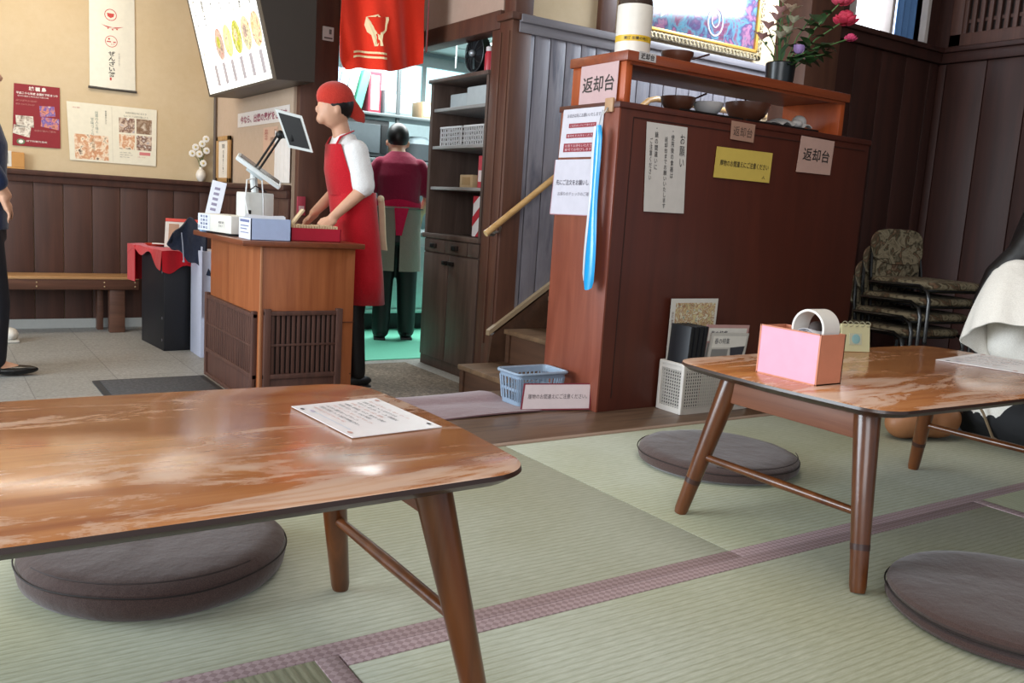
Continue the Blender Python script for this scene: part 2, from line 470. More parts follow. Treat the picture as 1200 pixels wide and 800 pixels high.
# tatami mats, each with its own cloth borders
def tat(x0, x1, y0, y1, axis, label, borders):
    t = thing('tatami_mat', label, 'tatami mat', ((x0+x1)/2, (y0+y1)/2, -.05), 'tatami mats of the raised floor')
    b = .038
    ix0, ix1, iy0, iy1 = x0, x1, y0, y1
    if 'n' in borders: iy1 = y1-b
    if 's' in borders: iy0 = y0+b
    if 'w' in borders: ix0 = x0+b
    if 'e' in borders: ix1 = x1-b
    mb = MB(); mb.box(ix0, ix1, iy0, iy1, -.05, 0, bev=.0015)
    part('rush_surface', mb, M['tatamiX' if axis == 'X' else 'tatamiY'], t)
    for s in borders:
        bb = {'n': (x0, x1, y1-b, y1), 's': (x0, x1, y0, y0+b), 'w': (x0, x0+b, y0, y1), 'e': (x1-b, x1, y0, y1)}[s]
        mb = MB(); mb.box(bb[0], bb[1], bb[2]+.0003, bb[3]-.0003, -.05, .001, bev=.001); part('cloth_border', mb, M['brocade'], t)
g = .0015
yb = 1.230
for (a, c, lab) in ((-2.31, -.4, 'tatami mat by the floorboards left of the worn table'),
                    (-.4, 1.477, 'tatami mat along the floorboards, under the worn low table on the left'),
                    (1.477, 3.35, 'tatami mat along the floorboards, under the low table with the pink box'),
                    (3.35, 5.12, 'tatami mat along the floorboards, in the far right corner under the stacked chairs')):
    tat(a+g, c-g, yb, 2.186, 'X', lab, 's')
tat(.534+g, 2.41-g, .27, yb-.001, 'X', 'long tatami mat in the foreground between the two low tables', 'n')
tat(-.40+g, .534-g, -.66, yb-.001, 'Y', 'tatami mat with crosswise rush at the bottom left foreground', 'ew')
tat(2.41+g, 3.35-g, -.66, yb-.001, 'Y', 'tatami mat with crosswise rush at the right edge of the foreground', 'ew')
tat(-1.34+g, -.40-g, -.66, yb-.001, 'Y', 'tatami mat left of the crosswise foreground mat', 'ew')
tat(3.35+g, 5.12, .27, yb-.001, 'X', 'tatami mat at the right wall, behind the seated visitor', 'n')

def wall_planks(mb, axis, a0, a1, w, z0, z1, plane, out, mi=0, th=.02, gap=.004, bev=.003):
    """vertical planks with real gaps on a wall; out = +1/-1 side of the plane the face is on"""
    k = a0
    while k < a1-.01:
        e = min(k+w, a1)
        if axis == 'X': mb.box(k+gap/2, e-gap/2, min(plane, plane+out*th), max(plane, plane+out*th), z0, z1, mi, bev)
        else: mb.box(min(plane, plane+out*th), max(plane, plane+out*th), k+gap/2, e-gap/2, z0, z1, mi, bev)
        k = e

CEIL = 2.62
# back wall of the entrance
mb = MB(); mb.box(-4, 2.1, 7.34, 7.46, ZL, CEIL); bw = struct('wall_back', mb, M['plaster'], smooth=False)
mb = MB(); wall_planks(mb, 'X', -4, 1.97, .195, -.30, .72, 7.34, -1); part('wainscot', mb, M['wainscot'], bw)
mb = MB(); mb.box(-4, 1.97, 7.285, 7.34, .75, .787, bev=.006); mb.box(-4, 1.97, 7.305, 7.34, .70, .752, bev=.004); part('cap_rail', mb, M['wainscot'], bw)
mb = MB(); mb.box(-4, 1.97, 7.312, 7.34, ZL, -.30); struct('baseboard_back', mb, flat('#a9a8a3', .6), smooth=False)
# side wall behind the till
mb = MB(); mb.box(1.98, 2.1, 5.56, 7.34, ZL, CEIL); sw = struct('wall_side', mb, speckle('grey_beige_plaster', ['#b8a088', '#bea690'], 20, .9, .03), smooth=False)
mb = MB(); wall_planks(mb, 'Y', 5.56, 7.28, .19, -.30, .72, 1.98, -1); part('wainscot', mb, M['wainscot'], sw)
mb = MB(); mb.box(1.925, 1.98, 5.56, 7.285, .75, .787, bev=.006); mb.box(1.945, 1.98, 5.56, 7.30, .70, .752, bev=.004); part('cap_rail', mb, M['wainscot'], sw)
mb = MB(); mb.cyl((1.962, 7.30, .79), (1.962, 7.30, 1.5), .012, mi=0, seg=10); struct('trim_3', mb, flat('#5f5248', .5))
# door post, beams over the kitchen opening, walls above
mb = MB(); mb.box(2.0, 2.25, 5.50, 5.68, ZL, CEIL, bev=.006); struct('trim_4', mb, M['post'])
mb = MB(); mb.box(2.25, 2.87, 5.56, 5.68, 1.775, 1.875, bev=.004); struct('trim_5', mb, M['post'])
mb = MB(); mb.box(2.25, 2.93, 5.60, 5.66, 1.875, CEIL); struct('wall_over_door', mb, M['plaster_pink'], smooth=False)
mb = MB(); mb.box(2.855, 2.97, 4.56, 5.60, 1.764, 1.872, bev=.004); struct('trim_6', mb, M['post'])
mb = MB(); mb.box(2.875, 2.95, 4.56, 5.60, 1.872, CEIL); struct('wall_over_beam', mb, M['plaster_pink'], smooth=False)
# corner post of the stair with its moulded face
mb = MB(); mb.box(2.855, 2.99, 4.42, 4.56, -.37, 1.80, bev=.005); mb.box(2.862, 2.97, 4.56, 4.65, ZL, 1.764, bev=.004)
mb.box(2.847, 2.856, 4.44, 4.452, -.1, 1.74, bev=.002); mb.box(2.847, 2.856, 4.53, 4.542, -.1, 1.74, bev=.002)
mb.box(2.835, 3.0, 4.40, 4.57, 1.80, 1.84, bev=.006); mb.box(2.875, 3.0, 4.43, 4.55, 1.84, CEIL, bev=.004)
struct('trim_7', mb, M['post'])
# planked stair wall
mb = MB(); mb.box(2.99, 5.3, 4.445, 4.56, ZL, 1.83); pw = struct('wall_stair', mb, flat('#1c1b1f', .8), smooth=False)
mb = MB(); wall_planks(mb, 'X', 2.905, 5.28, .115, -.36, 1.755, 4.445, -1, gap=.007)
part('planking', mb, M['blueplank'], pw)
mb = MB(); mb.box(2.90, 5.3, 4.39, 4.46, 1.79, 1.835, bev=.006); mb.box(2.90, 5.3, 4.412, 4.46, 1.735, 1.79, bev=.004)
part('cap_rail', mb, wood('grey_cap', '#6e6a70', '#8c8688', 'X', 4, .45), pw)
mb = MB(); mb.box(3.0, 3.72, 4.47, 4.56, 1.83, CEIL); mb.box(3.72, 5.3, 4.47, 4.56, 1.83, CEIL); part('upper_plaster', mb, M['plaster'], pw, smooth=False)
mb = MB(); mb.box(3.50, 3.62, 4.43, 4.50, 1.835, CEIL, bev=.004); struct('trim_8', mb, M['post'])
# skirting board running up with the stair
mb = MB(); s = .667
mb.prism([(2.80, -.33), (5.25, -.33), (5.25, -.03+s*2.45), (2.83, -.03)], .024, (0, 4.425, 0), (1, 0, 0), (0, 0, 1), 0)
mb.prism([(2.80, -.03), (5.25, -.03+s*2.45), (5.25, .0+s*2.45), (2.80, .0)], .034, (0, 4.426, 0), (1, 0, 0), (0, 0, 1), 1)
struct('trim_9', mb, [M['stair_face'], flat('#9a8468', .5)], smooth=False)
# steps
for i in range(7):
    x0 = 2.593+.31*i; zt = ZL+.177+.2*i
    mb = MB()
    mb.box(x0, x0+.36, 3.24, 4.39, zt-.028, zt, 0, .004)
    mb.box(x0+.025, x0+.05, 3.26, 4.37, ZL if i == 0 else zt-.2, zt-.028, 1)
    mb.box(x0+.012, x0+.05, 4.34, 4.38, ZL if i == 0 else zt-.2, zt-.028, 1)
    mb.box(x0+.012, x0+.05, 3.25, 3.29, ZL if i == 0 else zt-.2, zt-.028, 1)
    struct('trim_%d' % (20+i), mb, [M['stair'], M['stair_face']])
mb = MB(); mb.box(3.0, 3.85, 3.20, 3.235, ZL, .5); mb.box(3.85, 5.1, 3.20, 3.235, ZL, 1.2); struct('wall_under_stair', mb, M['stair_face'], smooth=False)
# wall behind the stacked chairs, with its post and window
mb = MB()
mb.box(4.0, 5.3, 3.20, 3.32, 0, 1.76); mb.box(4.0, 4.257, 3.20, 3.32, 1.76, CEIL); mb.box(4.90, 5.3, 3.20, 3.32, 1.76, CEIL); mb.box(4.257, 4.90, 3.20, 3.32, 2.5, CEIL)
wf = struct('wall_far_right', mb, M['wall_dark'], smooth=False)
mb = MB(); wall_planks(mb, 'X', 4.08, 5.11, .235, 0.0, 1.74, 3.20, -1, gap=.005); part('planking', mb, M['wall_dark'], wf)
mb = MB(); mb.box(4.08, 5.14, 3.135, 3.20, 1.80, 1.828, bev=.004); mb.box(4.08, 5.14, 3.155, 3.20, 1.742, 1.80, bev=.004); part('cap_rail', mb, M['wall_dark'], wf)
mb = MB(); mb.box(3.83, 4.09, 3.12, 3.34, 0, CEIL, bev=.006); struct('trim_10', mb, M['post'])
mb = MB(); mb.box(4.257, 4.90, 3.27, 3.275, 1.83, 2.5); struct('window_1', mb, flat('#eef4ff', .3, emit=3.2), smooth=False)
wn = bpy.data.objects['window_1']
mb = MB(); mb.box(4.62, 4.65, 3.20, 3.27, 1.83, 2.5, 0, .003); mb.box(4.24, 4.258, 3.17, 3.30, 1.82, 2.5); mb.box(4.90, 4.93, 3.16, 3.30, 1.82, 2.5); part('window_frame', mb, flat('#c9c0ba', .5), wn)
mb = MB(); mb.solid_grid(lambda u, v: V((4.72+.17*u, 3.235+.012*math.sin(u*18), 1.835+.66*v)), 24, 2, .002); part('curtain', mb, flat('#5d86b8', .8), wn)
# right wall with lattice transom
mb = MB(); mb.box(5.14, 5.26, -2.5, 3.3, 0, CEIL); rw = struct('wall_right', mb, flat('#2a1a16', .7), smooth=False)
mb = MB(); wall_planks(mb, 'Y', -2.5, 3.2, .245, 0, 1.74, 5.14, -1, gap=.005); part('planking', mb, M['wall_dark'], rw)
mb = MB(); mb.box(5.075, 5.14, -2.5, 3.135, 1.80, 1.828, bev=.004); mb.box(5.095, 5.14, -2.5, 3.155, 1.742, 1.80, bev=.004); part('cap_rail', mb, M['wall_dark'], rw)
t = struct('window_2', (lambda m: m.box(5.128, 5.138, 1.2, 3.08, 1.87, 2.45))(MB()), flat('#3a2a26', .6), smooth=False)
mb = MB()
for (a, b_, c, d) in ((1.2, 3.12, 1.83, 1.90), (1.2, 3.12, 2.40, 2.48), (3.05, 3.12, 1.83, 2.48), (1.2, 1.27, 1.83, 2.48)): mb.box(5.085, 5.13, a, b_, c, d, 0, .003)
part('window_frame', mb, M['lattice'], t)
mb = MB(); k = 1.30
while k < 3.04: mb.box(5.095, 5.115, k, k+.024, 1.90, 2.40, 0, .002); k += .048
for z in (1.96, 2.14, 2.3): mb.box(5.112, 5.122, 1.27, 3.05, z, z+.02)
part('lattice_bars', mb, M['lattice'], t)
mb = MB(); mb.box(5.085, 5.14, 3.12, 3.2, 1.828, CEIL); struct('trim_11', mb, M['wall_dark'], smooth=False)
# ceiling, outer walls
mb = MB(); mb.box(-4.1, 5.3, -2.5, 8.5, CEIL, CEIL+.08); struct('ceiling', mb, M['ceil'], smooth=False)

# ------------------------------------------------------------------ the kitchen
mb = MB(); mb.box(2.1, 6.3, 8.3, 8.4, ZL, CEIL); mb.box(2.0, 2.1, 5.68, 8.4, ZL, CEIL); mb.box(6.2, 6.3, 4.6, 8.3, ZL, CEIL); struct('wall_kitchen', mb, M['kwall'], smooth=False)
mb = MB(); mb.box(2.1, 6.3, 5.7, 8.3, 2.25, 2.3); mb.box(2.99, 6.3, 4.6, 5.7, 2.25, 2.3)
for k in range(4): mb.box(2.1, 6.2, 6.0+.6*k, 6.012+.6*k, 2.244, 2.25, 0)
struct('ceiling', mb, flat('#c4cccb', .7), smooth=False)
mb = MB(); mb.box(2.5, 6.1, 8.28, 8.30, 1.62, 2.12); kw = struct('window_3', mb, flat('#bfe8ee', .3, emit=1.5), smooth=False)
mb = MB()
for x in (2.5, 3.4, 4.3, 5.2, 6.1): mb.box(x-.02, x+.02, 8.25, 8.29, 1.60, 2.14)
mb.box(2.48, 6.12, 8.24, 8.29, 1.58, 1.62); mb.box(2.48, 6.12, 8.24, 8.29, 2.10, 2.20); part('window_frame', mb, flat('#8b9596', .5), kw)

t = thing('ceiling_pipe', 'thin grey pipe with a drop under the kitchen ceiling', 'pipe', (3.9, 7.0, 2.2))
mb = MB(); mb.cyl((2.6, 7.0, 2.17), (5.8, 7.0, 2.17), .014, seg=8); mb.cyl((3.95, 7.0, 2.25), (3.95, 7.0, 1.92), .006, seg=6); mb.cyl((4.9, 7.0, 2.25), (4.9, 7.0, 2.16), .006, seg=6); part('pipe', mb, flat('#8d9697', .5), t)

# steel counter the back cook stands at
t = thing('steel_counter', 'stainless steel kitchen counter in front of the cook in the maroon shirt', 'counter', (3.6, 7.1, ZL))
mb = MB(); mb.box(2.35, 5.2, 6.80, 7.6, -.22, .44, bev=.004); part('cabinet_body', mb, M['steel'], t)
mb = MB(); mb.box(2.32, 5.22, 6.74, 7.62, .44, .48, bev=.006); part('worktop', mb, flat('#b9c6c8', .25, .7), t)
mb = MB(); mb.box(2.4, 5.15, 6.86, 7.5, ZL+.006, -.22); part('plinth', mb, M['black'], t, smooth=False)
for x in (2.40, 3.06, 3.72, 4.38):
    mb = MB(); mb.box(x, x+.62, 6.782, 6.80, -.17, .36, bev=.004); d = part('door', mb, M['steel'], t)
    mb = MB(); mb.box(x+.02, x+.60, 6.775, 6.782, -.2, -.185); part('door_trim', mb, flat('#dfe6e6', .3, .5), d)
# wall rack with microwave and boxes
t = thing('storage_rack', 'grey steel two level rack above the kitchen counter', 'rack', (3.6, 7.6, .48))
for z in (1.08, 1.475, ):
    mb = MB(); mb.box(2.6, 4.6, 7.40, 7.85, z, z+.025, bev=.003); part('shelf', mb, flat('#7f898b', .4, .5), t)
for x in (2.62, 3.62, 4.58):
    mb = MB(); mb.box(x-.015, x+.015, 7.42, 7.45, .48, 1.9); part('post', mb, flat('#596163', .5), t)
t = thing('microwave_oven', 'dark grey microwave oven on the kitchen rack left of the bowed cook', 'microwave', (3.33, 7.6, 1.105))
mb = MB(); mb.box(3.12, 3.55, 7.45, 7.80, 1.115, 1.44, bev=.01); part('housing', mb, flat('#363b3d', .4), t)
mb = MB(); mb.box(3.14, 3.46, 7.44, 7.452, 1.15, 1.40, bev=.004); part('door', mb, flat('#555d61', .2), t)
mb = MB(); mb.box(3.47, 3.53, 7.44, 7.452, 1.15, 1.40, bev=.002); part('control_panel', mb, flat('#202325', .4), t)
for x in (3.16, 3.50):
    mb = MB(); mb.cyl((x, 7.5, 1.105), (x, 7.5, 1.116), .015, seg=8); part('foot', mb, M['black'], t)
def kbox(name, x0, x1, y0, y1, z0, z1, col, label, cat, group=None):
    mb = MB(); mb.box(x0, x1, y0, y1, z0, z1, 0, .004); mb.box(x0+.02, x1-.02, y0-.002, y0, z0+.03, z1-.03, 1)
    solo(name, mb, [flat(col, .6), flat('#cfd4d2', .6)], label, cat, ((x0+x1)/2, (y0+y1)/2, z0), group)
kbox('cardboard_box', 3.60, 3.72, 7.5, 7.75, 1.105, 1.33, '#a79a80', 'small tan carton beside the microwave oven', 'box')
kbox('storage_box', 3.52, 3.80, 7.5, 7.75, 1.50, 1.72, '#8b989b', 'grey storage box with a list on its front, on the top rack shelf', 'box')
kbox('storage_box', 3.36, 3.48, 7.5, 7.75, 1.50, 1.86, '#a3384a', 'dark red upright binder on the top rack shelf', 'binder')
kbox('storage_box', 3.90, 4.12, 7.5, 7.75, 1.50, 1.66, '#b99a78', 'flat tan box on the right of the top rack shelf', 'box')
for i, (x, c, lb) in enumerate(((2.98, '#7f93b5', 'blue'), (3.06, '#b8c8d8', 'pale blue'), (3.15, '#c9d0cc', 'pale grey'), (3.25, '#62b49a', 'mint green'))):
    mb = MB(); mb.box(-.035, .035, -.13, .13, 0, .36, 0, .003, Matrix.Translation((x, 7.62, 1.505)) @ Matrix.Rotation(R(14), 4, 'Y'))
    solo('file_binder', mb, flat(c, .6), '%s tilted binder above the server\'s red headscarf' % lb, 'binder', (x, 7.62, 1.505), 'leaning binders on the kitchen rack')
t = thing('rice_cooker', 'round grey lidded pot on the rack right of the microwave oven', 'pot', (3.92, 7.6, 1.105))
mb = MB(); mb.lathe([(.10, 0), (.135, .02), (.14, .16), (.135, .165)], (3.92, 7.6, 1.105)); part('pot', mb, flat('#474f53', .4), t)
mb = MB(); mb.lathe([(.138, .165), (.13, .2), (.08, .235), (.0, .245)][:3], (3.92, 7.6, 1.105)); part('lid', mb, flat('#8fa0a6', .3), t)

# tall dark hutch at the kitchen entrance
t = thing('kitchen_hutch', 'tall grey-brown hutch with drawers below and open shelves above, at the kitchen doorway', 'cabinet', (3.05, 5.01, ZL))
mb = MB(); mb.box(2.872, 3.28, 4.655, 5.38, ZL, .50, 0); part('carcass', mb, M['hutch'], t, smooth=False)
mb = MB(); mb.box(2.845, 3.29, 4.652, 5.39, .50, .532, bev=.005); part('counter_slab', mb, M['hutch'], t)
for i, (a, b_) in enumerate(((5.09, 5.365), (4.80, 5.08), (4.66, 4.79))):
    mb = MB(); mb.box(2.856, 2.872, a, b_, .41, .495, 0, .003); d = part('drawer', mb, M['hutch'], t)
    if i < 2:
        mb = MB(); m_ = (a+b_)/2; mb.box(2.838, 2.857, m_-.035, m_+.035, .435, .468, 0, .004); mb.box(2.834, 2.839, m_-.015, m_+.02, .443, .46, 1)
        part('handle', mb, [flat('#3c3430', .4, .6), M['black']], d)
for i, (a, b_) in enumerate(((5.03, 5.365), (4.66, 5.02))):
    mb = MB(); mb.box(2.856, 2.872, a, b_, -.30, .40, 0, .003); d = part('door', mb, M['hutch'], t)
    mb = MB(); hy = 5.055 if i == 0 else 4.98; mb.box(2.836, 2.857, hy-.03, hy+.03, .335, .362, 0, .004); part('handle', mb, [flat('#2c2623', .4, .6)], d)
for a_, b_ in ((5.345, 5.38), (4.655, 4.68)):
    mb = MB(); mb.box(2.86, 3.28, a_, b_, .532, 1.52); part('side_panel', mb, M['hutch'], t, smooth=False)
mb = MB(); mb.box(3.26, 3.28, 4.68, 5.345, .532, .84); mb.box(3.265, 3.28, 4.68, 5.345, .84, 1.52, 1); part('back_panel', mb, [flat('#33241e', .6), flat('#74747a', .6)], t, smooth=False)
for z in (.822, 1.088, 1.33):
    mb = MB(); mb.box(2.87, 3.26, 4.68, 5.345, z, z+.02, bev=.002); part('shelf', mb, flat('#9a9794', .5), t)
mb = MB(); mb.box(2.845, 3.30, 4.645, 5.40, 1.515, 1.54, bev=.004); part('top_board', mb, M['hutch'], t)
def mesh_basket(name, x0, x1, y0, y1, z0, z1, col, label, hole=.02, mat2=None):
    """plastic basket with real slots"""
    mb = MB(); th = .003
    def panel(o, a, b, wa, hb):
        na = max(2, int(wa/hole)); nb = max(2, int(hb/hole))
        for i in range(na+1):
            c = V(o)+V(a)*(wa*i/na); w = .35*wa/na
            p0 = c-V(a)*w/2; mb.prism([(0, 0), (w, 0), (w, hb), (0, hb)], th, p0, a, b, 0)
        for j in range(nb+1):
            c = V(o)+V(b)*(hb*j/nb); w = .35*hb/nb
            p0 = c-V(b)*w/2; mb.prism([(0, 0), (wa, 0), (wa, w), (0, w)], th, p0, a, b, 0)
    panel((x0, y0, z0), (1, 0, 0), (0, 0, 1), x1-x0, z1-z0); panel((x0, y1, z0), (1, 0, 0), (0, 0, 1), x1-x0, z1-z0)
    panel((x0, y0, z0), (0, 1, 0), (0, 0, 1), y1-y0, z1-z0); panel((x1, y0, z0), (0, 1, 0), (0, 0, 1), y1-y0, z1-z0)
    mb.box(x0, x1, y0, y1, z0, z0+.004)
    for (a, b_, c, d) in ((x0-.006, x1+.006, y0-.006, y0+.004), (x0-.006, x1+.006, y1-.004, y1+.006), (x0-.006, x0+.004, y0, y1), (x1-.004, x1+.006, y0, y1)):
        mb.box(a, b_, c, d, z1-.004, z1+.008, 0, .002)
    return mb
for (a, b_, lab) in ((5.02, 5.29, 'white slotted plastic basket on the hutch shelf, left of the pair'), (4.70, 4.98, 'white slotted plastic basket on the hutch shelf, right of the pair')):
    mb = mesh_basket('b', 2.90, 3.2, a, b_, 1.109, 1.225, '', '', .028)
    solo('plastic_basket', mb, flat('#d8d6d6', .5), lab, 'basket', (3.05, (a+b_)/2, 1.109), 'white baskets in the kitchen hutch', smooth=False)
mb = MB(); mb.box(2.93, 3.05, 4.90, 5.06, .843, .925, 0, .003); mb.box(2.9285, 2.93, 4.93, 5.03, .86, .91, 1)
solo('carton', mb, [flat('#c9ad85', .6), flat('#b39468', .6)], 'small tan carton on the hutch shelf under the baskets', 'box', (2.99, 4.98, .843))
mb = MB(); mb.box(2.90, 3.0, 4.70, 4.79, .843, 1.04, 0, .004); mb.box(2.8985, 2.90, 4.71, 4.78, .88, .95, 1)
solo('snack_packet', mb, [flat('#c8424e', .5), flat('#e8d8d4', .5)], 'red and white packet standing on the right of the hutch shelf', 'packet', (2.95, 4.745, .843))
mb = MB(); mb.box(2.88, 2.90, 4.665, 4.79, .54, .79, 0, .002)
mb.prism([(0, .06), (.125, .16), (.125, .22), (0, .12)], .001, (2.8795, 4.79, .54), (0, -1, 0), (0, 0, 1), 1); mb.prism([(0, .2), (.07, .25), (0, .25)], .001, (2.8795, 4.79, .54), (0, -1, 0), (0, 0, 1), 1); mb.prism([(.04, 0), (.125, 0), (.125, .08)], .001, (2.8795, 4.79, .54), (0, -1, 0), (0, 0, 1), 1)
solo('printed_bag', mb, [flat('#d8d4d2', .5), flat('#b02030', .5)], 'white carrier bag with red bands standing in the lower bay of the hutch', 'bag', (2.89, 4.73, .533), smooth=False)
mb = MB(); mb.box(2.9, 3.15, 4.72, 4.98, 1.352, 1.47, 0, .01); mb.box(2.95, 3.2, 5.05, 5.28, 1.352, 1.45, 0, .01)
solo('folded_towels', mb, flat('#b9c0c0', .8), 'grey folded towels on the top bay of the hutch', 'towels', (3.05, 5.0, 1.352))
# fan and cans on top of the hutch
t = thing('desk_fan', 'black round electric fan standing on top of the hutch', 'fan', (3.06, 5.03, 1.54))
mb = MB(); mb.lathe([(.075, 0), (.08, .01), (.07, .02), (.02, .03)], (3.06, 5.03, 1.54)); mb.cyl((3.06, 5.03, 1.56), (3.06, 5.03, 1.66), .014); part('stand', mb, M['black'], t)
mb = MB(); fc = V((2.99, 5.03, 1.69)); fr = Matrix.Translation(fc) @ Matrix.Rotation(R(-90), 4, 'Y')
mb.rings([[fr @ V((math.cos(a)*.113, math.sin(a)*.113, z)) for a in [2*math.pi*k/32 for k in range(32)]] for z in (-.035, .015)], 0, True)
part('housing', mb, M['black'], t)
mb = MB(); mb.tube([fr @ V((math.cos(a)*.113, math.sin(a)*.113, .02)) for a in [2*math.pi*k/32 for k in range(32)]], .004, 0, 6, True)
for k in range(12): a = 2*math.pi*k/12; mb.tube([fr @ V((math.cos(a)*.02, math.sin(a)*.02, .04)), fr @ V((math.cos(a+.3)*.08, math.sin(a+.3)*.08, .036)), fr @ V((math.cos(a+.4)*.113, math.sin(a+.4)*.113, .02))], .0014, 0, 4)
part('grille', mb, flat('#4c4f52', .4, .5), t)
mb = MB(); mb.ball(fr @ V((0, 0, .035)), .022); part('hub_cap', mb, flat('#aab0b4', .3, .5), t)
mb = MB()
for k in range(4):
    a = 2*math.pi*k/4; mb.prism([(.02, -.01), (.09, -.035), (.1, .02), (.03, .012)], .003, fr @ V((0, 0, .018)), (fr.to_3x3() @ V((math.cos(a), math.sin(a), 0))), (fr.to_3x3() @ V((-math.sin(a), math.cos(a), .2))), 0)
part('blades', mb, flat('#1d2024', .3), t)
t = thing('gas_canister', 'red and white spray can beside the fan on top of the hutch', 'can', (2.96, 4.83, 1.54))
mb = MB(); mb.lathe([(.026, 0), (.027, .004), (.027, .12), (.02, .14)], (2.96, 4.83, 1.54)); part('body', mb, flat('#c03440', .35), t)
mb = MB(); mb.lathe([(.021, .14), (.021, .165), (.012, .17)], (2.96, 4.83, 1.54)); part('cap', mb, flat('#e0d4d4', .4), t)
mb = MB(); mb.box(2.93, 3.02, 4.68, 4.77, 1.54, 1.67, 0, .004)
solo('red_carton', mb, flat('#b0404c', .5), 'red carton at the right end on top of the hutch', 'box', (2.975, 4.725, 1.54))

# light switch on the door post
t = thing('light_switch', 'white light switch plate on the door post left of the red curtain', 'switch', (2.168, 5.498, 1.75))
mb = MB(); mb.box(2.13, 2.205, 5.488, 5.50, 1.70, 1.785, bev=.003); part('plate', mb, flat('#d8d2cc', .4), t)
mb = MB(); mb.box(2.172, 2.188, 5.483, 5.489, 1.74, 1.77, bev=.002); part('toggle', mb, flat('#6a6460', .4), t)
mb = MB(); mb.box(2.14, 2.195, 5.486, 5.4885, 1.712, 1.72); part('label_strip', mb, flat('#55504c', .4), t)

# red shop curtain
t = thing('shop_curtain', 'bright red hanging shop curtain with a pale gourd emblem above the kitchen doorway', 'curtain', (2.42, 5.2, 1.5))
def nor(u, v):
    x = 2.135+.56*u; zb = 1.55-.03*math.sin(u*3.1)+.13*max(0, u-.55)**1.0 - .035*math.exp(-((u-.1)/.1)**2)+.05*max(0, .1-u)*6
    z = zb+(2.2-zb)*v
    y = 5.2+.045*math.sin(u*9)*(1-v*.5)+.02*math.sin(u*23+v*5)*(1-v)
    return V((x, y, z))
mb = MB(); mb.solid_grid(nor, 40, 20, .003); cl = part('cloth', mb, M['noren'], t)
mb = MB()
def on(u, v, d=.006): return nor((u-.45)*1.12+.40, v+.05)+V((0, -d, 0))
def patch(pts, mi=0):
    f = []
    def g(): mb.bm.faces.new([mb.bm.verts.new(on(a, b)) for a, b in pts])
    mb._new(g, mi)
for (a0, a1, b0, b1) in ((.36, .50, .36, .44), (.33, .46, .30, .36)): pass
out = [(.355, .40), (.43, .405), (.45, .43), (.475, .41), (.56, .425), (.565, .40), (.55, .36), (.54, .30), (.50, .26), (.49, .20), (.50, .16), (.43, .15), (.44, .20), (.41, .24), (.37, .27), (.345, .33)]
for i in range(1, len(out)-1): patch([out[0], out[i], out[i+1]])
for vv in (.085, .045):
    for k in range(10):
        a = .24+.03*k; patch([(a, vv), (a+.03, vv), (a+.03, vv+.018), (a, vv+.018)])
part('emblem', mb, flat('#ffe2b0', .8), cl, smooth=False, recalc=False)
mb = MB(); mb.solid_grid(lambda u, v: V((2.705+.035*u, 5.17+.09*u, 1.68+.5*v)), 4, 4, .003); part('side_fold', mb, fabric('dark_red_cloth', '#7a1018', '#8e1a20', 300), t)
mb = MB(); mb.cyl((2.02, 5.2, 2.2), (2.86, 5.2, 2.2), .014); part('rod', mb, M['post'], t)

# ------------------------------------------------------------------ entrance furniture
W, K, RD = flat('#e9e4da', .6), flat('#2a2522', .6), flat('#b02a2a', .6)
# digital menu board over the till
t = thing('menu_display', 'large dark boxed screen with a bright menu, tilted down over the till', 'screen', (1.8, 5.94, 1.40))
mb = MB(); mb.prism([(1.75, 1.385), (1.535, 2.24), (1.98, 2.34), (1.98, 1.40)], 1.46, (0, 6.67, 0), (1, 0, 0), (0, 0, 1), 0)
part('housing', mb, flat('#3c342e', .45), t, smooth=False)
photo = [blotch('menu_photo_%d' % i, c, 22, .5, .35) for i, c in enumerate((['#5a2a1c', '#c8b0a0', '#a83a30'], ['#e8e070', '#f0f0a0', '#b08a30'], ['#e6e23c', '#9a9a20', '#f2efb0'], ['#3a241a', '#e8d8b0', '#a87a40'], ['#7a3a1c', '#f0d0a8', '#e09a50']))]
scr = flat('#f4f4ee', .3, emit=.95)
gray = flat('#a29ba0', .4, emit=.35); ink = flat('#4a4644', .5); redink = flat('#a84a40', .5, emit=.2)
pr = [('r', .0, .0, 1, .0001, 1)]
for i in range(1, 7): pr.append(('r', i/7+.005, 0, i/7+.009, 1, 1))
names = ['お品書き', '栗ぜんざい', '白玉ぜんざい', '抹茶ぜんざい', 'きなこ餅', 'あべかわ餅']
for i in range(6):
    c = (i+1)/7
    pr.append(('t', names[i], c+.05, .12, c+.085, .50, 2, .01, True))
    pr.append(('t', '温かい甘味', c+.10, .30, c+.118, .50, 3, 0, True))
    pr.append(('r', c+.045, .80, c+.09, .955, 1)); pr.append(('t', '三百円', c+.105, .90, c+.125, .97, 2, 0, True))
for i in range(5):
    c = (i+2)/7
    pr.append(('o', c+.073, .665, .066, .115, 4+i)); pr.append(('o', c+.06, .65, .026, .045, 4+(i+2) % 5))
pr.append(('t', '営業時間', .05, .62, .075, .80, 2, 0, True)); pr.append(('t', 'ご注文はこちら', .05, .06, .09, .5, 2, .01, True))
sheet('menu_screen', None, None, [(1.533, 6.62, 2.235), (1.533, 5.27, 2.235), (1.744, 5.27, 1.398), (1.744, 6.62, 1.398)], [scr, gray, ink, redink]+photo, pr, root=t)
t = None

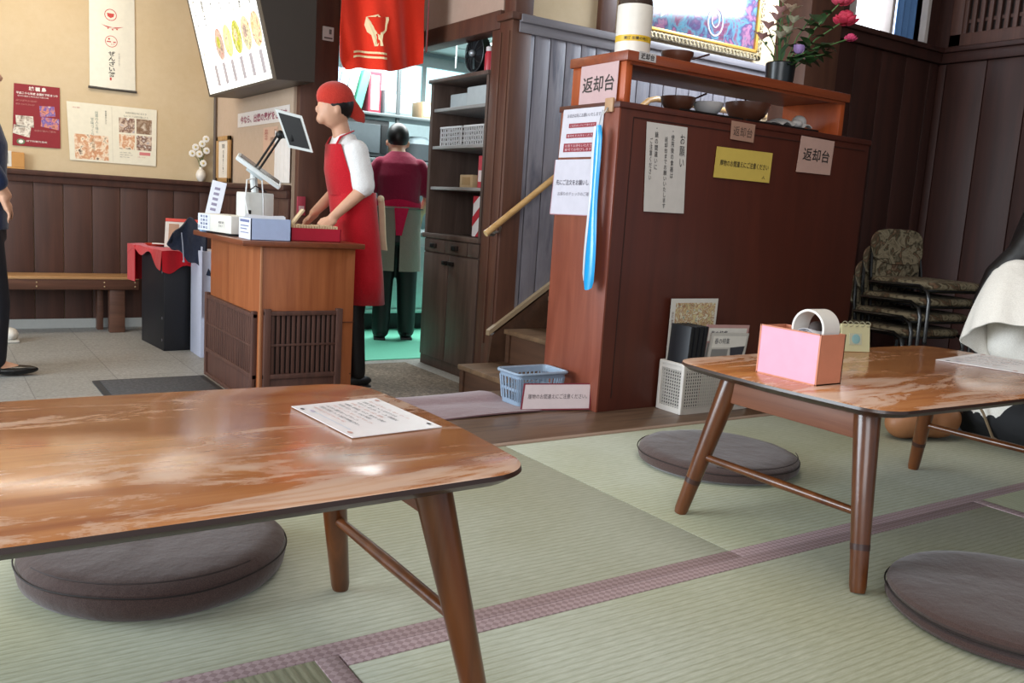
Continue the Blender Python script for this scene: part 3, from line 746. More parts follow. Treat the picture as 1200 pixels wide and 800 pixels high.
# banner and posters on the back wall
YB = 7.334
t = thing('hanging_banner', 'white hanging scroll with red round emblems and black brush writing', 'banner', (1.22, YB, 1.42))
pr = [('ring', .46, .533, .135, .037, .88, 1), ('p', [(.38, .523), (.54, .523), (.525, .543), (.46, .553), (.395, .543)], 1),
      ('p', [(.25, .597), (.36, .605), (.5, .609), (.62, .605), (.75, .597), (.62, .612), (.5, .618), (.36, .612)], 1),
      ('o', .40, .619, .02, .004, 1), ('o', .50, .624, .02, .004, 1), ('o', .60, .619, .02, .004, 1),
      ('ring', .47, .700, .135, .037, .9, 1), ('r', .37, .699, .57, .706, 1), ('o', .42, .685, .022, .006, 1), ('t', 'もち', .46, .711, .54, .721, 1),
      ('t', 'ぜんざい餅', .40, .762, .55, .925, 2, .02, True), ('t', '出雲名物', .62, .765, .66, .85, 3, 0, True), ('r', .43, .93, .47, .948, 1)]
sheet('scroll_cloth', None, None, [(1.06, YB, 2.55), (1.365, YB, 2.55), (1.375, YB-.004, 1.425), (1.06, YB-.004, 1.425)], [flat('#e2dccb', .8), flat('#c0453e', .7), M['black'], flat('#a8a298', .7)], pr, root=t, curl=.012)
mb = MB(); mb.cyl((1.05, YB-.01, 1.42), (1.385, YB-.01, 1.42), .009, seg=8); part('bottom_rod', mb, flat('#4a4640', .5), t)
P1 = [blotch('poster_photo_a', ['#2a3050', '#d88a70', '#5a4aa0', '#e0c0b0'], 30, .6, 0, .3), blotch('poster_photo_b', ['#3a2a22', '#b0a090', '#e8e0d0', '#5a3a30'], 28, .6, 0, .3), blotch('poster_photo_c', ['#e0bd94', '#c98a60', '#f0dcc0', '#4a3026'], 24, .6, 0, .3), blotch('poster_photo_d', ['#8a94a8', '#d8c0a8', '#6a4030', '#f0e8dc'], 26, .6, 0, .3)]
pr = [('t', '城 福 島', .32, .03, .70, .10, 1, .04), ('t', '平成二十七年度 全国城下町まつり', .05, .125, .95, .165, 1, .02), ('t', '城下町の歴史と文化を伝える郷土の味', .08, .18, .75, .205, 1),
      ('t', '山陰の小さな城下町に伝わる伝統の祭り', .05, .25, .5, .28, 2), ('t', '毎年多くの人々でにぎわいます', .05, .31, .45, .34, 2),
      ('p', [(.55, .33), (.88, .32), (.90, .48), (.57, .50)], 3), ('p', [(.60, .50), (.98, .52), (.97, .70), (.58, .66)], 3),
      ('p', [(.05, .51), (.42, .51), (.44, .69), (.07, .69)], 4), ('p', [(.02, .66), (.38, .69), (.35, .86), (.0, .80)], 4),
      ('t', '伝統行事のご案内', .45, .72, .9, .75, 2), ('ring', .17, .93, .085, .045, .7, 5), ('o', .17, .93, .05, .028, 1), ('t', '城下町観光協会', .28, .90, .72, .93, 1)]
sheet('red_poster', 'dark red event poster with four tilted photos on the beige wall', 'poster', [(.572, YB, 1.385), (.862, YB, 1.388), (.862, YB, .955), (.555, YB, .952)],
      [flat('#8a2028', .5), flat('#ece4dc', .5), flat('#c08a80', .5), P1[0], P1[1], flat('#5a8a60', .5)], pr)
pr = [('r', .485, .02, .49, .98, 1), ('t', '出雲の人と味と', .30, .12, .335, .50, 2, 0, True), ('t', '甘味づくり', .25, .24, .285, .55, 2, 0, True), ('t', '手仕事のしごと', .41, .10, .43, .33, 3, .01, True),
      ('t', '出雲', .06, .08, .14, .10, 4), ('r', .06, .54, .44, .97, 5), ('t', '和菓子', .25, .60, .29, .85, 6, 0, True),
      ('t', '伝統の技を今に伝える', .64, .08, .88, .115, 3), ('t', 'ものづくりの町の職人たち', .62, .14, .90, .175, 3),
      ('r', .565, .19, .745, .45, 7), ('r', .765, .19, .945, .45, 8), ('r', .565, .48, .745, .74, 5), ('r', .765, .48, .945, .74, 7),
      ('t', '住所と地図のご案内', .57, .79, .70, .81, 3), ('t', '営業のご案内はこちら', .57, .83, .72, .85, 3), ('t', '電話でのご予約', .57, .87, .68, .89, 3), ('r', .80, .77, .93, .825, 9), ('t', 'お問い合わせ', .78, .85, .87, .87, 4)]
sheet('craft_poster', 'wide cream poster with one large and four small photos on the beige wall', 'poster', [(.905, YB, 1.30), (1.53, YB, 1.305), (1.525, YB, .880), (.925, YB, .880)],
      [flat('#e4dcc6', .6), flat('#cfc6b0', .6), flat('#7d8a80', .6), flat('#6d6a62', .6), flat('#c07068', .6), P1[2], flat('#a08060', .6), P1[3], blotch('poster_photo_e', ['#b8a088', '#7a5a40', '#e0d0bc'], 20, .6, 0, .3), flat('#d07a78', .6)], pr)
t = thing('leaflet_box', 'small tan cardboard box holding leaflets on the left end of the wainscot ledge', 'box', (.45, 7.305, .787))
mb = MB(); mb.box(.30, .625, 7.287, 7.335, .788, .80, 0); mb.box(.30, .625, 7.33, 7.338, .79, .905); mb.box(.545, .625, 7.285, 7.33, .80, .90, 0, .002); part('holder', mb, flat('#c08a4c', .7), t, smooth=False)
mb = MB(); mb.box(.40, .545, 7.29, 7.325, .80, .91, 0, .002)
for k in range(7): mb.box(.41+.018*k, .416+.018*k, 7.2885, 7.2905, .82, .895, 1)
part('leaflets', mb, [flat('#d8d2c6', .6), flat('#9a948a', .6)], t, smooth=False)
# notices on the side wall
XS = 1.944
def side_quad(y0, y1, z0, z1, x=1.978, dz=0): return [(x, y0, z1), (x, y1, z1+dz), (x, y1, z0+dz), (x, y0, z0)]
sheet('long_wall_sign', 'long white strip sign with purple-red brush lettering on the wall under the menu screen', 'sign', side_quad(6.74, 5.62, 1.195, 1.295), [flat('#ded4cc', .6), flat('#94485a', .6)],
      [('t', '今なら、出雲の素材をご賞味', .06, .22, .96, .80, 1, .03)])
sheet('small_wall_notice', 'small pinkish notice with columns of writing under the long strip sign', 'notice', side_quad(6.14, 5.84, 1.0, 1.17), [flat('#c9a48c', .7), flat('#a85a50', .7), flat('#7a5a4a', .7)],
      [('t', 'お知らせ', .1, .08, .35, .5, 1, .02, True), ('t', '感謝', .5, .4, .75, .75, 2, 0, True), ('t', '営業中', .75, .1, .9, .5, 2, 0, True)])
mb = MB(); mb.solid_grid(lambda u, v: V((1.965+.006*math.sin(u*25), 5.86-.30*u, .80+(.34-.03*math.sin(u*5))*v)), 24, 3, .003)
solo('hanging_paper_bundle', mb, flat('#d3ccc6', .8), 'creased white plastic-wrapped papers hanging behind the tablet arm', 'papers', (1.965, 5.7, .80))
t = thing('framed_certificate', 'tall narrow tan wooden frame with a white certificate on the ledge behind the till', 'frame', (1.955, 7.02, .787))
mb = MB(); q = [(7.20, .79), (6.90, .79), (6.91, 1.14), (7.21, 1.14)]
mb.box(1.945, 1.965, 7.155, 7.20, .79, 1.14, 0, .003); mb.box(1.945, 1.965, 6.85, 6.895, .79, 1.14, 0, .003); mb.box(1.945, 1.965, 6.85, 7.20, .79, .825, 0, .003); mb.box(1.945, 1.965, 6.85, 7.20, 1.105, 1.14, 0, .003)
part('frame', mb, wood('tan_frame', '#a07848', '#bf9662', 'Z', 6, .5), t)
sheet('certificate', None, None, [(1.955, 7.155, 1.105), (1.955, 6.895, 1.105), (1.955, 6.895, .825), (1.955, 7.155, .825)], [flat('#e4dccf', .5), K], [('t', '賞状', .35, .08, .65, .2, 1), ('t', '感謝をこめて', .45, .25, .56, .9, 1, 0, True)], root=t)
t = thing('flower_vase', 'small round white vase of white daisies on the wainscot ledge in the corner', 'vase', (1.86, 7.312, .787))
mb = MB(); mb.lathe([(.016, .788), (.034, .81), (.04, .84), (.03, .87), (.014, .885), (.017, .90)], (1.86, 7.312, 0)); part('vase', mb, flat('#e0d8cc', .3), t)
for i, (dx, dz, c) in enumerate(((-.05, .17, 0), (.0, .20, 0), (.035, .15, 0), (-.02, .12, 1), (.03, .24, 0), (-.075, .12, 1), (.01, .05, 0))):
    p = V((1.86+dx, 7.29, .88+dz))
    mb = MB(); mb.tube([(1.86, 7.312, .89), (1.86+dx*.4, 7.30, .89+dz*.6), p], .0025, 1, 5)
    for k in range(9):
        a = 2*math.pi*k/9; mb.ball(p+V((.017*math.cos(a), -.004, .017*math.sin(a))), (.011, .004, .011), 0, 6)
    mb.ball(p+V((0, -.008, 0)), .008, 2, 8); part('flower', mb, [flat('#f0ece4', .6), flat('#5a7040', .6), flat('#c8b060', .6)], t)
mb = MB(); mb.box(1.995, 2.05, 5.488, 5.50, .60, .72, 0, .002); mb.box(2.005, 2.04, 5.486, 5.489, .62, .66, 1)
solo('red_tag', mb, [flat('#b04050', .5), flat('#d8b0b0', .5)], 'small red tag fixed low on the door post behind the till', 'tag', (2.02, 5.49, .60))

# till counter
t = thing('till_counter', 'wooden till counter with dark slatted lattice panels and an overhanging top', 'counter', (1.66, 4.83, ZL))
mb = MB(); mb.box(1.41, 1.915, 4.37, 5.30, ZL, .463, bev=.003); part('body', mb, M['counter_wood'], t)
mb = MB(); mb.box(1.405, 1.417, 4.362, 4.376, ZL, .463, bev=.002); part('corner_trim', mb, flat('#a8704c', .4), t)
mb = MB(); mb.box(1.305, 1.955, 4.335, 5.29, .463, .49, bev=.004); part('top', mb, M['counter_top'], t)
def lattice(axis, a0, a1, z0, z1, zb, fixed, n):
    mb = MB(); th = .026
    def bx(p0, p1, za, zc, d0, d1, mi=0, bev=.002):
        if axis == 'X': mb.box(p0, p1, fixed-d1, fixed-d0, za, zc, mi, bev)
        else: mb.box(fixed-d1, fixed-d0, p0, p1, za, zc, mi, bev)
    bx(a0, a0+.035, zb, z1+.012, 0, th); bx(a1-.035, a1, zb, z1+.012, 0, th)
    bx(a0, a1, z1-.022, z1, .002, th-.002); bx(a0, a1, z0-.02, z0+.004, .002, th-.002)
    bx(a0, a1, zb, z0-.02, .004, .012); bx(a0, a1, zb, zb+.02, .002, th-.002)
    bx(a0+.03, a1-.03, z0, z1-.02, .0, .003, 1, 0)
    w = (a1-a0-.07)/n
    for k in range(n): bx(a0+.035+w*k+w*.16, a0+.035+w*k+w*.80, z0, z1-.02, .004, .017)
    zm = (z0+z1)/2-.01; bx(a0+.03, a1-.03, zm-.006, zm+.006, .015, .021)
    return mb
part('front_lattice', lattice('X', 1.425, 1.845, -.195, .135, ZL, 4.37, 13), [M['lattice'], M['lattice_dark']], t)
part('side_lattice', lattice('Y', 4.41, 5.33, -.205, .115, ZL, 1.41, 27), [M['lattice'], M['lattice_dark']], t)
mb = MB(); mb.box(1.855, 1.915, 4.361, 4.372, .07, .073); mb.cyl((1.905, 4.365, -.21), (1.905, 4.36, -.21), .004, seg=8); part('panel_seam', mb, flat('#5a2f1c', .5), t, smooth=False)
# things on the till counter
ZC = .49
t = thing('printed_box', 'long white carton with grey pictogram print lying on the left edge of the till counter', 'box', (1.40, 4.90, ZC), rz=R(8))
mb = MB(); mb.box(-.085, .085, -.215, .215, .012, .105, bev=.003); part('carton', mb, flat('#dcd8ce', .6), t, local=True)
pr = [(('ring' if k % 2 else 'o'), .30+.22*(k % 3), .16+.22*(k//3), .075, .07)+((.55, 1) if k % 2 else (1,)) for k in range(12)]+[('r', .05, .72, .13, .9, 1)]
def local_sheet(name, quad, mats, prints, root):
    o = sheet(name, 'x', 'x', quad, mats, prints)
    off = V(o.location)
    for v in o.data.vertices: v.co += off
    o.location = (0, 0, 0); o.parent = root
    for k in ('label', 'category'): del o[k]
    return o
local_sheet('print', [(-.0858, .214, .104), (-.0858, .055, .104), (-.0858, .055, .013), (-.0858, .214, .013)], [flat('#d2d4dc', .6), flat('#5a6484', .6)], pr, t)
local_sheet('lettering', [(-.0858, -.06, .075), (-.0858, -.13, .075), (-.0858, -.13, .04), (-.0858, -.06, .04)], [flat('#d8d4ca', .6), flat('#5a5058', .6)], [('t', 'BOX 20', .05, .1, .9, .4, 1, .02), ('t', '2 in 1', .05, .6, .7, .9, 1)], t)
mb = MB(); mb.box(1.335, 1.52, 4.68, 5.12, ZC, ZC+.0095, bev=.002)
solo('black_tray', mb, M['black'], 'thin black tray under the white printed carton on the till counter', 'tray', (1.42, 4.9, ZC))
t = thing('paper_box', 'pale blue open box of paper slips at the front corner of the till counter', 'box', (1.46, 4.47, ZC))
mb = MB()
for (a, b_, c, d) in ((1.36, 1.565, 4.385, 4.389), (1.36, 1.565, 4.576, 4.58), (1.36, 1.364, 4.385, 4.58), (1.561, 1.565, 4.385, 4.58)): mb.box(a, b_, c, d, ZC, ZC+.108)
mb.box(1.36, 1.565, 4.385, 4.58, ZC, ZC+.003); part('box_body', mb, flat('#b3c3e6', .5), t, smooth=False)
sheet('side_label', None, None, [(1.3588, 4.578, ZC+.107), (1.3588, 4.387, ZC+.107), (1.3588, 4.387, ZC+.002), (1.3588, 4.578, ZC+.002)], [flat('#dfe0ea', .5), flat('#7078a0', .5)],
      [('r', .1, .08, .9, .2, 1), ('r', .15, .35, .85, .40, 1), ('r', .15, .5, .7, .55, 1), ('r', .15, .68, .85, .72, 1)], root=t)
for k in range(9):
    mb = MB(); a = R(-8+2*k); mb.box(-.088, .088, -.0012, .0012, 0, .112+.008*random.random(), 0, 0, Matrix.Translation((1.462, 4.405+.02*k, ZC+.005)) @ Matrix.Rotation(a, 4, 'X') @ Matrix.Rotation(R(random.uniform(-3, 3)), 4, 'Y'))
    part('paper_slip', mb, flat('#e6e6ea', .6), t, smooth=False)
t = thing('tag_box', 'crimson open box filled with pale wooden tags on the till counter', 'box', (1.73, 4.52, ZC))
mb = MB()
for (a, b_, c, d) in ((1.59, 1.865, 4.455, 4.459), (1.59, 1.865, 4.586, 4.59), (1.59, 1.594, 4.455, 4.59), (1.861, 1.865, 4.455, 4.59)): mb.box(a, b_, c, d, ZC, ZC+.068)
mb.box(1.59, 1.865, 4.455, 4.59, ZC, ZC+.003); part('box_body', mb, flat('#c01c38', .5), t, smooth=False)
for k in range(17):
    mb = MB(); x = 1.612+.0147*k; mb.box(x-.005, x+.005, 4.47, 4.575, ZC+.004, ZC+.082+.004*random.random(), 0, .0015)
    solo('wooden_tag', mb, wood('tag_wood', '#cdae84', '#e2cba6', 'Z', 5, .6) if k == 0 else bpy.data.materials['tag_wood'], 'pale wooden tag in the row filling the crimson box', 'tag', (x, 4.52, ZC+.004), 'wooden tags in the crimson box')
mb = MB(); mb.box(-.006, .006, -.02, .02, 0, .11, 0, .0015, Matrix.Translation((1.612, 4.53, ZC+.075)) @ Matrix.Rotation(R(38), 4, 'Y'))
solo('wooden_tag', mb, bpy.data.materials['tag_wood'], 'long wooden tag sticking up at a slant from the left end of the crimson box', 'tag', (1.612, 4.53, ZC+.085))
mb = MB(); mb.box(1.572, 1.588, 4.47, 4.56, ZC, ZC+.085, 0, .002)
solo('card_stack', mb, flat('#c9b690', .6), 'narrow upright stack of cream cards between the blue and the crimson box', 'cards', (1.58, 4.51, ZC))
t = thing('payment_terminal', 'white payment stand with cables and a tilted tablet on top, on the till counter', 'terminal', (1.53, 4.83, ZC))
mb = MB(); mb.box(1.44, 1.60, 4.76, 4.92, ZC, ZC+.235, 0, .008); mb.box(1.455, 1.475, 4.755, 4.762, ZC+.07, ZC+.14, 1, .003); part('stand_body', mb, [flat('#d4d4cf', .5), M['black']], t)
mb = MB(); mb.tube([(1.52, 4.84, ZC+.23), (1.51, 4.84, ZC+.30), (1.51, 4.83, ZC+.35)], .02, 0, 10); part('neck', mb, flat('#cdd0cf', .4), t)
mb = MB(); A = Matrix.Translation((1.525, 4.80, ZC+.35)) @ Matrix.Rotation(R(-14), 4, 'Z') @ Matrix.Rotation(R(33), 4, 'Y') @ Matrix.Rotation(R(10), 4, 'X')
mb.box(-.135, .135, -.085, .085, -.012, .014, 0, .008, A); mb.box(-.12, .12, -.07, .07, .014, .016, 1, 0, A); mb.box(-.06, .04, -.05, .05, -.03, -.012, 2, .006, A)
part('tablet', mb, [flat('#dfe3e2', .35), flat('#59605f', .2), flat('#b9c0c0', .4)], t)
for k, pts in enumerate(([(1.50, 4.78, ZC+.31), (1.45, 4.76, ZC+.30), (1.44, 4.75, ZC+.20), (1.46, 4.75, ZC+.10)], [(1.53, 4.76, ZC+.31), (1.535, 4.745, ZC+.2), (1.54, 4.75, ZC+.06), (1.56, 4.78, ZC+.01)], [(1.47, 4.8, ZC+.24), (1.50, 4.77, ZC+.27), (1.56, 4.77, ZC+.24)])):
    mb = MB(); mb.tube(pts, .004, 0, 6); part('cable', mb, [flat('#e6e6e4', .4), flat('#d0d2d2', .4), M['black']][k], t)
mb = MB(); A = Matrix.Translation((1.36, 5.17, ZC)) @ Matrix.Rotation(R(12), 4, 'Y') @ Matrix.Rotation(R(-25), 4, 'Z')
t = thing('card_stand', 'white price card leaning upright behind the printed carton on the till counter', 'card', (1.37, 5.17, ZC))
mb.box(-.04, .04, -.002, .002, .01, .29, 0, .001, A)
for k in range(5): mb.box(-.018, .012, -.003, -.0015, .12+.03*k, .135+.03*k, 1, 0, A)
part('card', mb, [flat('#dcdce4', .5), flat('#8a8298', .5)], t, smooth=False)
mb = MB(); mb.box(-.045, .045, -.025, .025, 0, .03, 0, .003, Matrix.Translation((1.36, 5.17, ZC))); part('foot', mb, flat('#7fb0d8', .5), t)
mb = MB(); mb.lathe([(.018, 0), (.035, .01), (.045, .05), (.04, .08), (.025, .10), (.028, .12), (.015, .125)], (1.42, 5.20, ZC)); solo('brown_ornament', mb, flat('#6a4230', .4), 'small round brown ornament behind the price card on the till counter', 'ornament', (1.42, 5.20, ZC))
t = thing('tablet_arm', 'black double-bar arm holding a white-edged tablet above the till counter', 'tablet', (1.62, 5.0, ZC))
mb = MB(); mb.cyl((1.56, 5.0, ZC), (1.56, 5.0, ZC+.02), .04); mb.cyl((1.56, 5.0, ZC), (1.565, 4.99, .84), .012); part('pole', mb, M['black'], t)
mb = MB()
for d in (-.013, .013): mb.tube([(1.565+d, 4.99, .84), (1.665+d, 4.88, 1.05)], .0065, 0, 8)
mb.ball((1.565, 4.99, .84), .02); mb.ball((1.665, 4.88, 1.05), .024); mb.tube([(1.665, 4.88, 1.05), (1.72, 4.82, 1.04)], .016, 0, 8); part('arm', mb, M['black'], t)
mb = MB(); TL, TR, BR, BL = V((1.622, 4.84, 1.185)), V((1.745, 4.76, 1.155)), V((1.815, 4.76, .965)), V((1.705, 4.84, .985))
n_ = (BL-TL).cross(TR-TL).normalized()
mb.solid_grid(lambda u, v: (TL*(1-u)+TR*u)*(1-v)+(BL*(1-u)+BR*u)*v+n_*.004, 1, 1, .008, 0)
def scrn(dd):
    def q(u, v):
        u, v = u*.82+.09, v*.84+.08
        return (TL*(1-u)+TR*u)*(1-v)+(BL*(1-u)+BR*u)*v+n_*dd
    return q
mb.grid(scrn(.0145), 1, 1, 1); mb.grid(scrn(-.0065), 1, 1, 1); mb.grid(scrn(.0065), 1, 1, 1); mb.grid(scrn(-.0145), 1, 1, 1)
part('tablet', mb, [flat('#d6d8d4', .4), flat('#1c1a19', .45)], t, smooth=False, recalc=False)
mb = MB(); mb.box(1.70, 1.735, 4.80, 4.86, 1.015, 1.085, 0, .006); part('clamp', mb, M['black'], t)

# bench under the posters
t = thing('wall_bench', 'long dark wooden bench with a pale seat against the wainscot wall', 'bench', (.2, 7.1, ZL))
mb = MB(); mb.box(-1.4, 1.335, 6.98, 7.30, .03, .047, bev=.003); part('seat', mb, M['bench_top'], t)
mb = MB(); mb.box(-1.4, 1.335, 6.985, 7.01, -.045, .03, bev=.003); mb.box(-1.4, 1.335, 7.26, 7.285, -.045, .03, bev=.003); part('rail', mb, M['bench'], t)
for x in (1.14, -.05, -1.25):
    mb = MB(); mb.box(x, x+.105, 7.02, 7.10, ZL, .03, bev=.003); mb.box(x-.06, x-.02, 7.18, 7.26, ZL, .03, bev=.003); part('leg', mb, M['bench'], t)
mb = MB()
for x in (1.31, 1.10, .66, .16, -.4):
    for z in (-.022, .008): mb.ball((x, 6.984, z), (.006, .003, .006), 0, 8)
part('screw', mb, flat('#c8b08a', .3, .8), t)

# black box table with red cloth beside the counter
t = thing('black_cabinet', 'tall plain black box cabinet standing between the bench and the till counter', 'cabinet', (1.45, 6.42, ZL))
rot = Matrix.Translation((1.335, 6.16, 0)) @ Matrix.Rotation(R(5), 4, 'Z')
mb = MB(); mb.box(0, .30, 0, .50, ZL, .30, 0, .003, rot); part('carcass', mb, flat('#14151b', .5), t)
mb = MB()
for z in (.16, -.15, -.30): mb.ball(rot @ V((-.002, .035, z)), (.004, .008, .01), 0, 8)
part('hinge', mb, flat('#6a6a70', .4), t)
t = thing('red_cloth', 'crimson cloth draped over the black cabinet, one corner hanging down', 'cloth', (1.45, 6.42, .30))
mb = MB()
mb.solid_grid(lambda u, v: rot @ V((-.02+.34*u, -.02+.76*v, .306+.004*math.sin(u*9+v*12))), 14, 20, .004)
mb.solid_grid(lambda u, v: rot @ V((-.022-.012*v, -.02+.76*u, .306-v*(.04+.09*max(0, 1-abs(u-.0)*4)+.02*math.sin(u*14)))), 24, 4, .004)
mb.solid_grid(lambda u, v: rot @ V((-.022+.345*u, -.022-.01*v-.008*math.sin(u*16), .306-v*(.085+.05*(1-u)+.02*math.sin(u*11)))), 20, 4, .004)
part('cloth', mb, M['red'], t)
mb = MB(); mb.solid_grid(lambda u, v: rot @ V((-.03+.13*u, .74+.01*math.sin(u*10), .306-.26*v)), 10, 6, .005); mb.solid_grid(lambda u, v: rot @ V((-.032, .56+.18*u, .306-.26*v)), 10, 6, .005); part('end_flap', mb, M['red'], t)
mb = MB(); mb.box(1.50, 1.75, 5.865, 6.13, ZL, .33, 0, .003); mb.box(1.497, 1.501, 5.84, 5.87, -.1, .36, 0)
solo('white_carton', mb, flat('#c3c8dc', .5), 'tall pale white panel box between the black cabinet and the till counter', 'box', (1.62, 6.0, ZL))
t = thing('flyer_holder', 'red-edged leaflet holder on the red cloth', 'leaflets', (1.50, 6.35, .31))
mb = MB(); A = Matrix.Translation((1.50, 6.42, .312)) @ Matrix.Rotation(R(-28), 4, 'Z') @ Matrix.Rotation(R(-10), 4, 'X') @ Matrix.Diagonal((.85, 1, 1.5, 1))
mb.box(-.13, .13, -.004, .004, 0, .12, 0, .001, A); mb.box(-.13, .13, -.006, .006, .12, .135, 1, .001, A); mb.box(-.10, -.02, -.006, -.0045, .02, .11, 2, 0, A); mb.box(.01, .10, -.006, -.0045, .02, .11, 3, 0, A)
part('leaflet', mb, [flat('#d6cfc6', .6), flat('#d04434', .5), flat('#b08a70', .6), flat('#8fa4a8', .6)], t, smooth=False)
mb = MB(); mb.lathe([(.06, 0), (.075, .012), (.078, .014), (.06, .014)], (1.38, 6.62, .312)); mb.cyl((1.34, 6.55, .33), (1.42, 6.50, .33), .005, mi=1, seg=8)
solo('red_saucer', mb, [flat('#c8402c', .3), flat('#d8d4cc', .4)], 'shallow orange-red dish on the red cloth', 'dish', (1.38, 6.62, .312))
t = thing('dark_bag', 'navy blue cloth bag slumped over the end of the black cabinet', 'bag', (1.47, 6.05, .33))
mb = MB()
mb.solid_grid(lambda u, v: V((1.35+.18*u+.03*v, 6.13-.30*u+.06*math.sin(v*3), .33+.20*math.sin(math.pi*min(1, .05+.75*u))*(1-v)-.16*v*u+.015*math.sin(u*14+v*5))), 16, 10, .012)
part('bag_body', mb, fabric('navy_cloth', '#151c2e', '#20293e', 300, big=12), t)
mb = MB(); mb.tube([(1.40, 5.97, .44), (1.405, 5.955, .36), (1.41, 5.95, .26)], .004, 0, 6); mb.ball((1.41, 5.95, .255), .008); part('drawstring', mb, flat('#9aa0b0', .5), t)

# mats on the entrance floor
mb = MB(); mb.box(.76, 1.365, 4.35, 5.25, ZL, ZL+.010, 0, .003); mb.box(.795, 1.33, 4.385, 5.215, ZL+.010, ZL+.014, 1, .001)
solo('entrance_mat', mb, [flat('#2c2d30', .6), M['darkmat']], 'dark grey rubber entrance mat left of the till counter', 'mat', (1.06, 4.8, ZL))
mb = MB(); mb.box(1.96, 2.74, 3.45, 5.34, ZL, ZL+.012, 0, .004)
solo('kitchen_doormat', mb, M['rug'], 'speckled brown doormat in front of the green kitchen floor', 'mat', (2.35, 4.4, ZL))
mb = MB(); mb.solid_grid(lambda u, v: V((.55+1.31*u-.05*v*u, 2.53+.36*v, .006+.012*max(0, math.sin((v-.55)*7))*(v > .55)+.004*math.sin(u*9+v*4))), 40, 20, .005)
solo('mauve_mat', mb, M['mauve'], 'thin rumpled mauve cloth mat on the floorboards beside the grey basket', 'mat', (1.2, 2.7, .0))

# ------------------------------------------------------------------ people
# server at the till, facing left
t = thing('person', 'person in red headscarf, white polo shirt and red apron behind the till counter', 'person', (2.08, 4.78, ZL))
hx = 1.925
skin = [('e', (hx, 4.76, 1.215), (.092, .075, .112)), ('c', [(hx-.045, 4.76, 1.175), (hx-.07, 4.76, 1.15)], [.045, .03]), ('c', [(hx+.03, 4.76, 1.16), (hx+.07, 4.765, 1.02)], [.048, .055]),
        ('e', (hx-.093, 4.76, 1.20), (.016, .012, .02)), ('e', (hx-.005, 4.684, 1.205), (.016, .010, .028)), ('e', (hx-.005, 4.836, 1.205), (.016, .010, .028)), ('e', (hx-.085, 4.76, 1.158), (.012, .022, .008))]
el, wr = (2.03, 4.60, .76), (1.885, 4.63, .615)
skin += [('c', [(2.045, 4.60, .90), el, wr], [.042, .038, .026])] + hand((1.862, 4.635, .585), (-.75, .1, -.65), (-.3, .8, .4), (-.55, 0, .75), 1, .5)
el2, wr2 = (2.03, 4.95, .76), (1.88, 4.90, .63)
skin += [('c', [(2.045, 4.95, .90), el2, wr2], [.042, .038, .026])] + hand((1.86, 4.895, .6), (-.75, -.1, -.65), (-.3, -.8, .4), (-.55, 0, .75), 1, .5)
for yy_ in (4.70, 4.86): skin += [('c', [(2.08, yy_, .5), (2.07, yy_, .06), (2.09, yy_, -.29), (2.02, yy_, -.335)], [.06, .045, .032, .026])]
skin += [('l', [((2.08, 4.775, .48), .10, .14, 0), ((2.06, 4.775, .7), .09, .13, 0), ((2.02, 4.775, .98), .08, .14, 0)])]
organic('body', skin, M['skin'], t, .0075, 3)
sh = [('l', [((2.075, 4.775, .58), .115, .165, 0), ((2.06, 4.775, .72), .115, .160, 0), ((2.04, 4.775, .88), .125, .175, 0), ((2.02, 4.775, 1.0), .10, .165, 0), ((2.0, 4.772, 1.045), .07, .10, 0), ((1.995, 4.77, 1.085), .06, .062, 0)]),
      ('c', [(2.02, 4.64, .985), (2.05, 4.60, .80)], [.066, .064]), ('c', [(2.02, 4.91, .985), (2.05, 4.95, .80)], [.066, .064])]
organic('polo_shirt', sh, M['wcloth'], t, .01, 3)
tr = [('l', [((2.08, 4.775, .40), .11, .16, 0), ((2.08, 4.775, .62), .105, .155, 0)]), ('c', [(2.08, 4.70, .44), (2.06, 4.69, .06), (2.09, 4.69, -.28)], [.088, .06, .052]), ('c', [(2.08, 4.86, .44), (2.07, 4.87, .06), (2.10, 4.87, -.28)], [.088, .06, .052])]
organic('trousers', tr, M['black'], t, .012, 3)
mb = MB(); rg = []
for z, cx0, rx, ry in ((.13, 2.115, .145, .205), (.3, 2.108, .135, .195), (.5, 2.092, .125, .182), (.66, 2.07, .125, .174), (.765, 2.056, .127, .172)):
    rg.append([V((cx0+rx*math.cos(a)*(1+.03*math.sin(7*a)), 4.775+ry*math.sin(a)*(1+.03*math.sin(5*a)), z)) for a in [2*math.pi*k/40 for k in range(40)]])
mb.rings(rg, 0, False)
def bib(u, v):
    z = .74+.28*v; k = (z-.72)/.16 if z < .88 else 1+(z-.88)/.12
    T = ((2.06, .115, .160), (2.04, .125, .175), (2.02, .102, .165)); i0 = min(int(k), 1); q = k-i0
    c0, c1 = T[i0], T[i0+1]; cx0, rx, ry = [c0[m]*(1-q)+c1[m]*q for m in range(3)]
    a = math.pi+(u-.5)*math.radians(150-70*v)
    return V((cx0+(rx+.010)*math.cos(a), 4.775+(ry+.010)*math.sin(a), z))
mb.solid_grid(bib, 18, 8, .004)
ap = part('apron', mb, M['red'], t); ap.modifiers.new('s', 'SOLIDIFY').thickness = .006
mb = MB(); mb.tube([(1.92, 4.70, 1.01), (1.945, 4.70, 1.06), (2.03, 4.72, 1.10)], .011, 0, 8, flat_=.4); part('neck_strap', mb, M['red'], ap)
mb = MB(); mb.tube([(1.92, 4.85, 1.01), (1.945, 4.85, 1.06), (2.03, 4.82, 1.10)], .011, 0, 8, flat_=.4); part('neck_strap', mb, M['red'], ap)
mb = MB(); mb.solid_grid(lambda u, v: V((2.19+.035*v+.012*u, 4.70-.05*u, .73-.30*v+.02*math.sin(v*7))), 4, 10, .005); mb.ball((2.195, 4.68, .735), (.02, .025, .02), 0, 10)
part('apron_tie', mb, flat('#dccfae', .8), ap)
mb = MB()
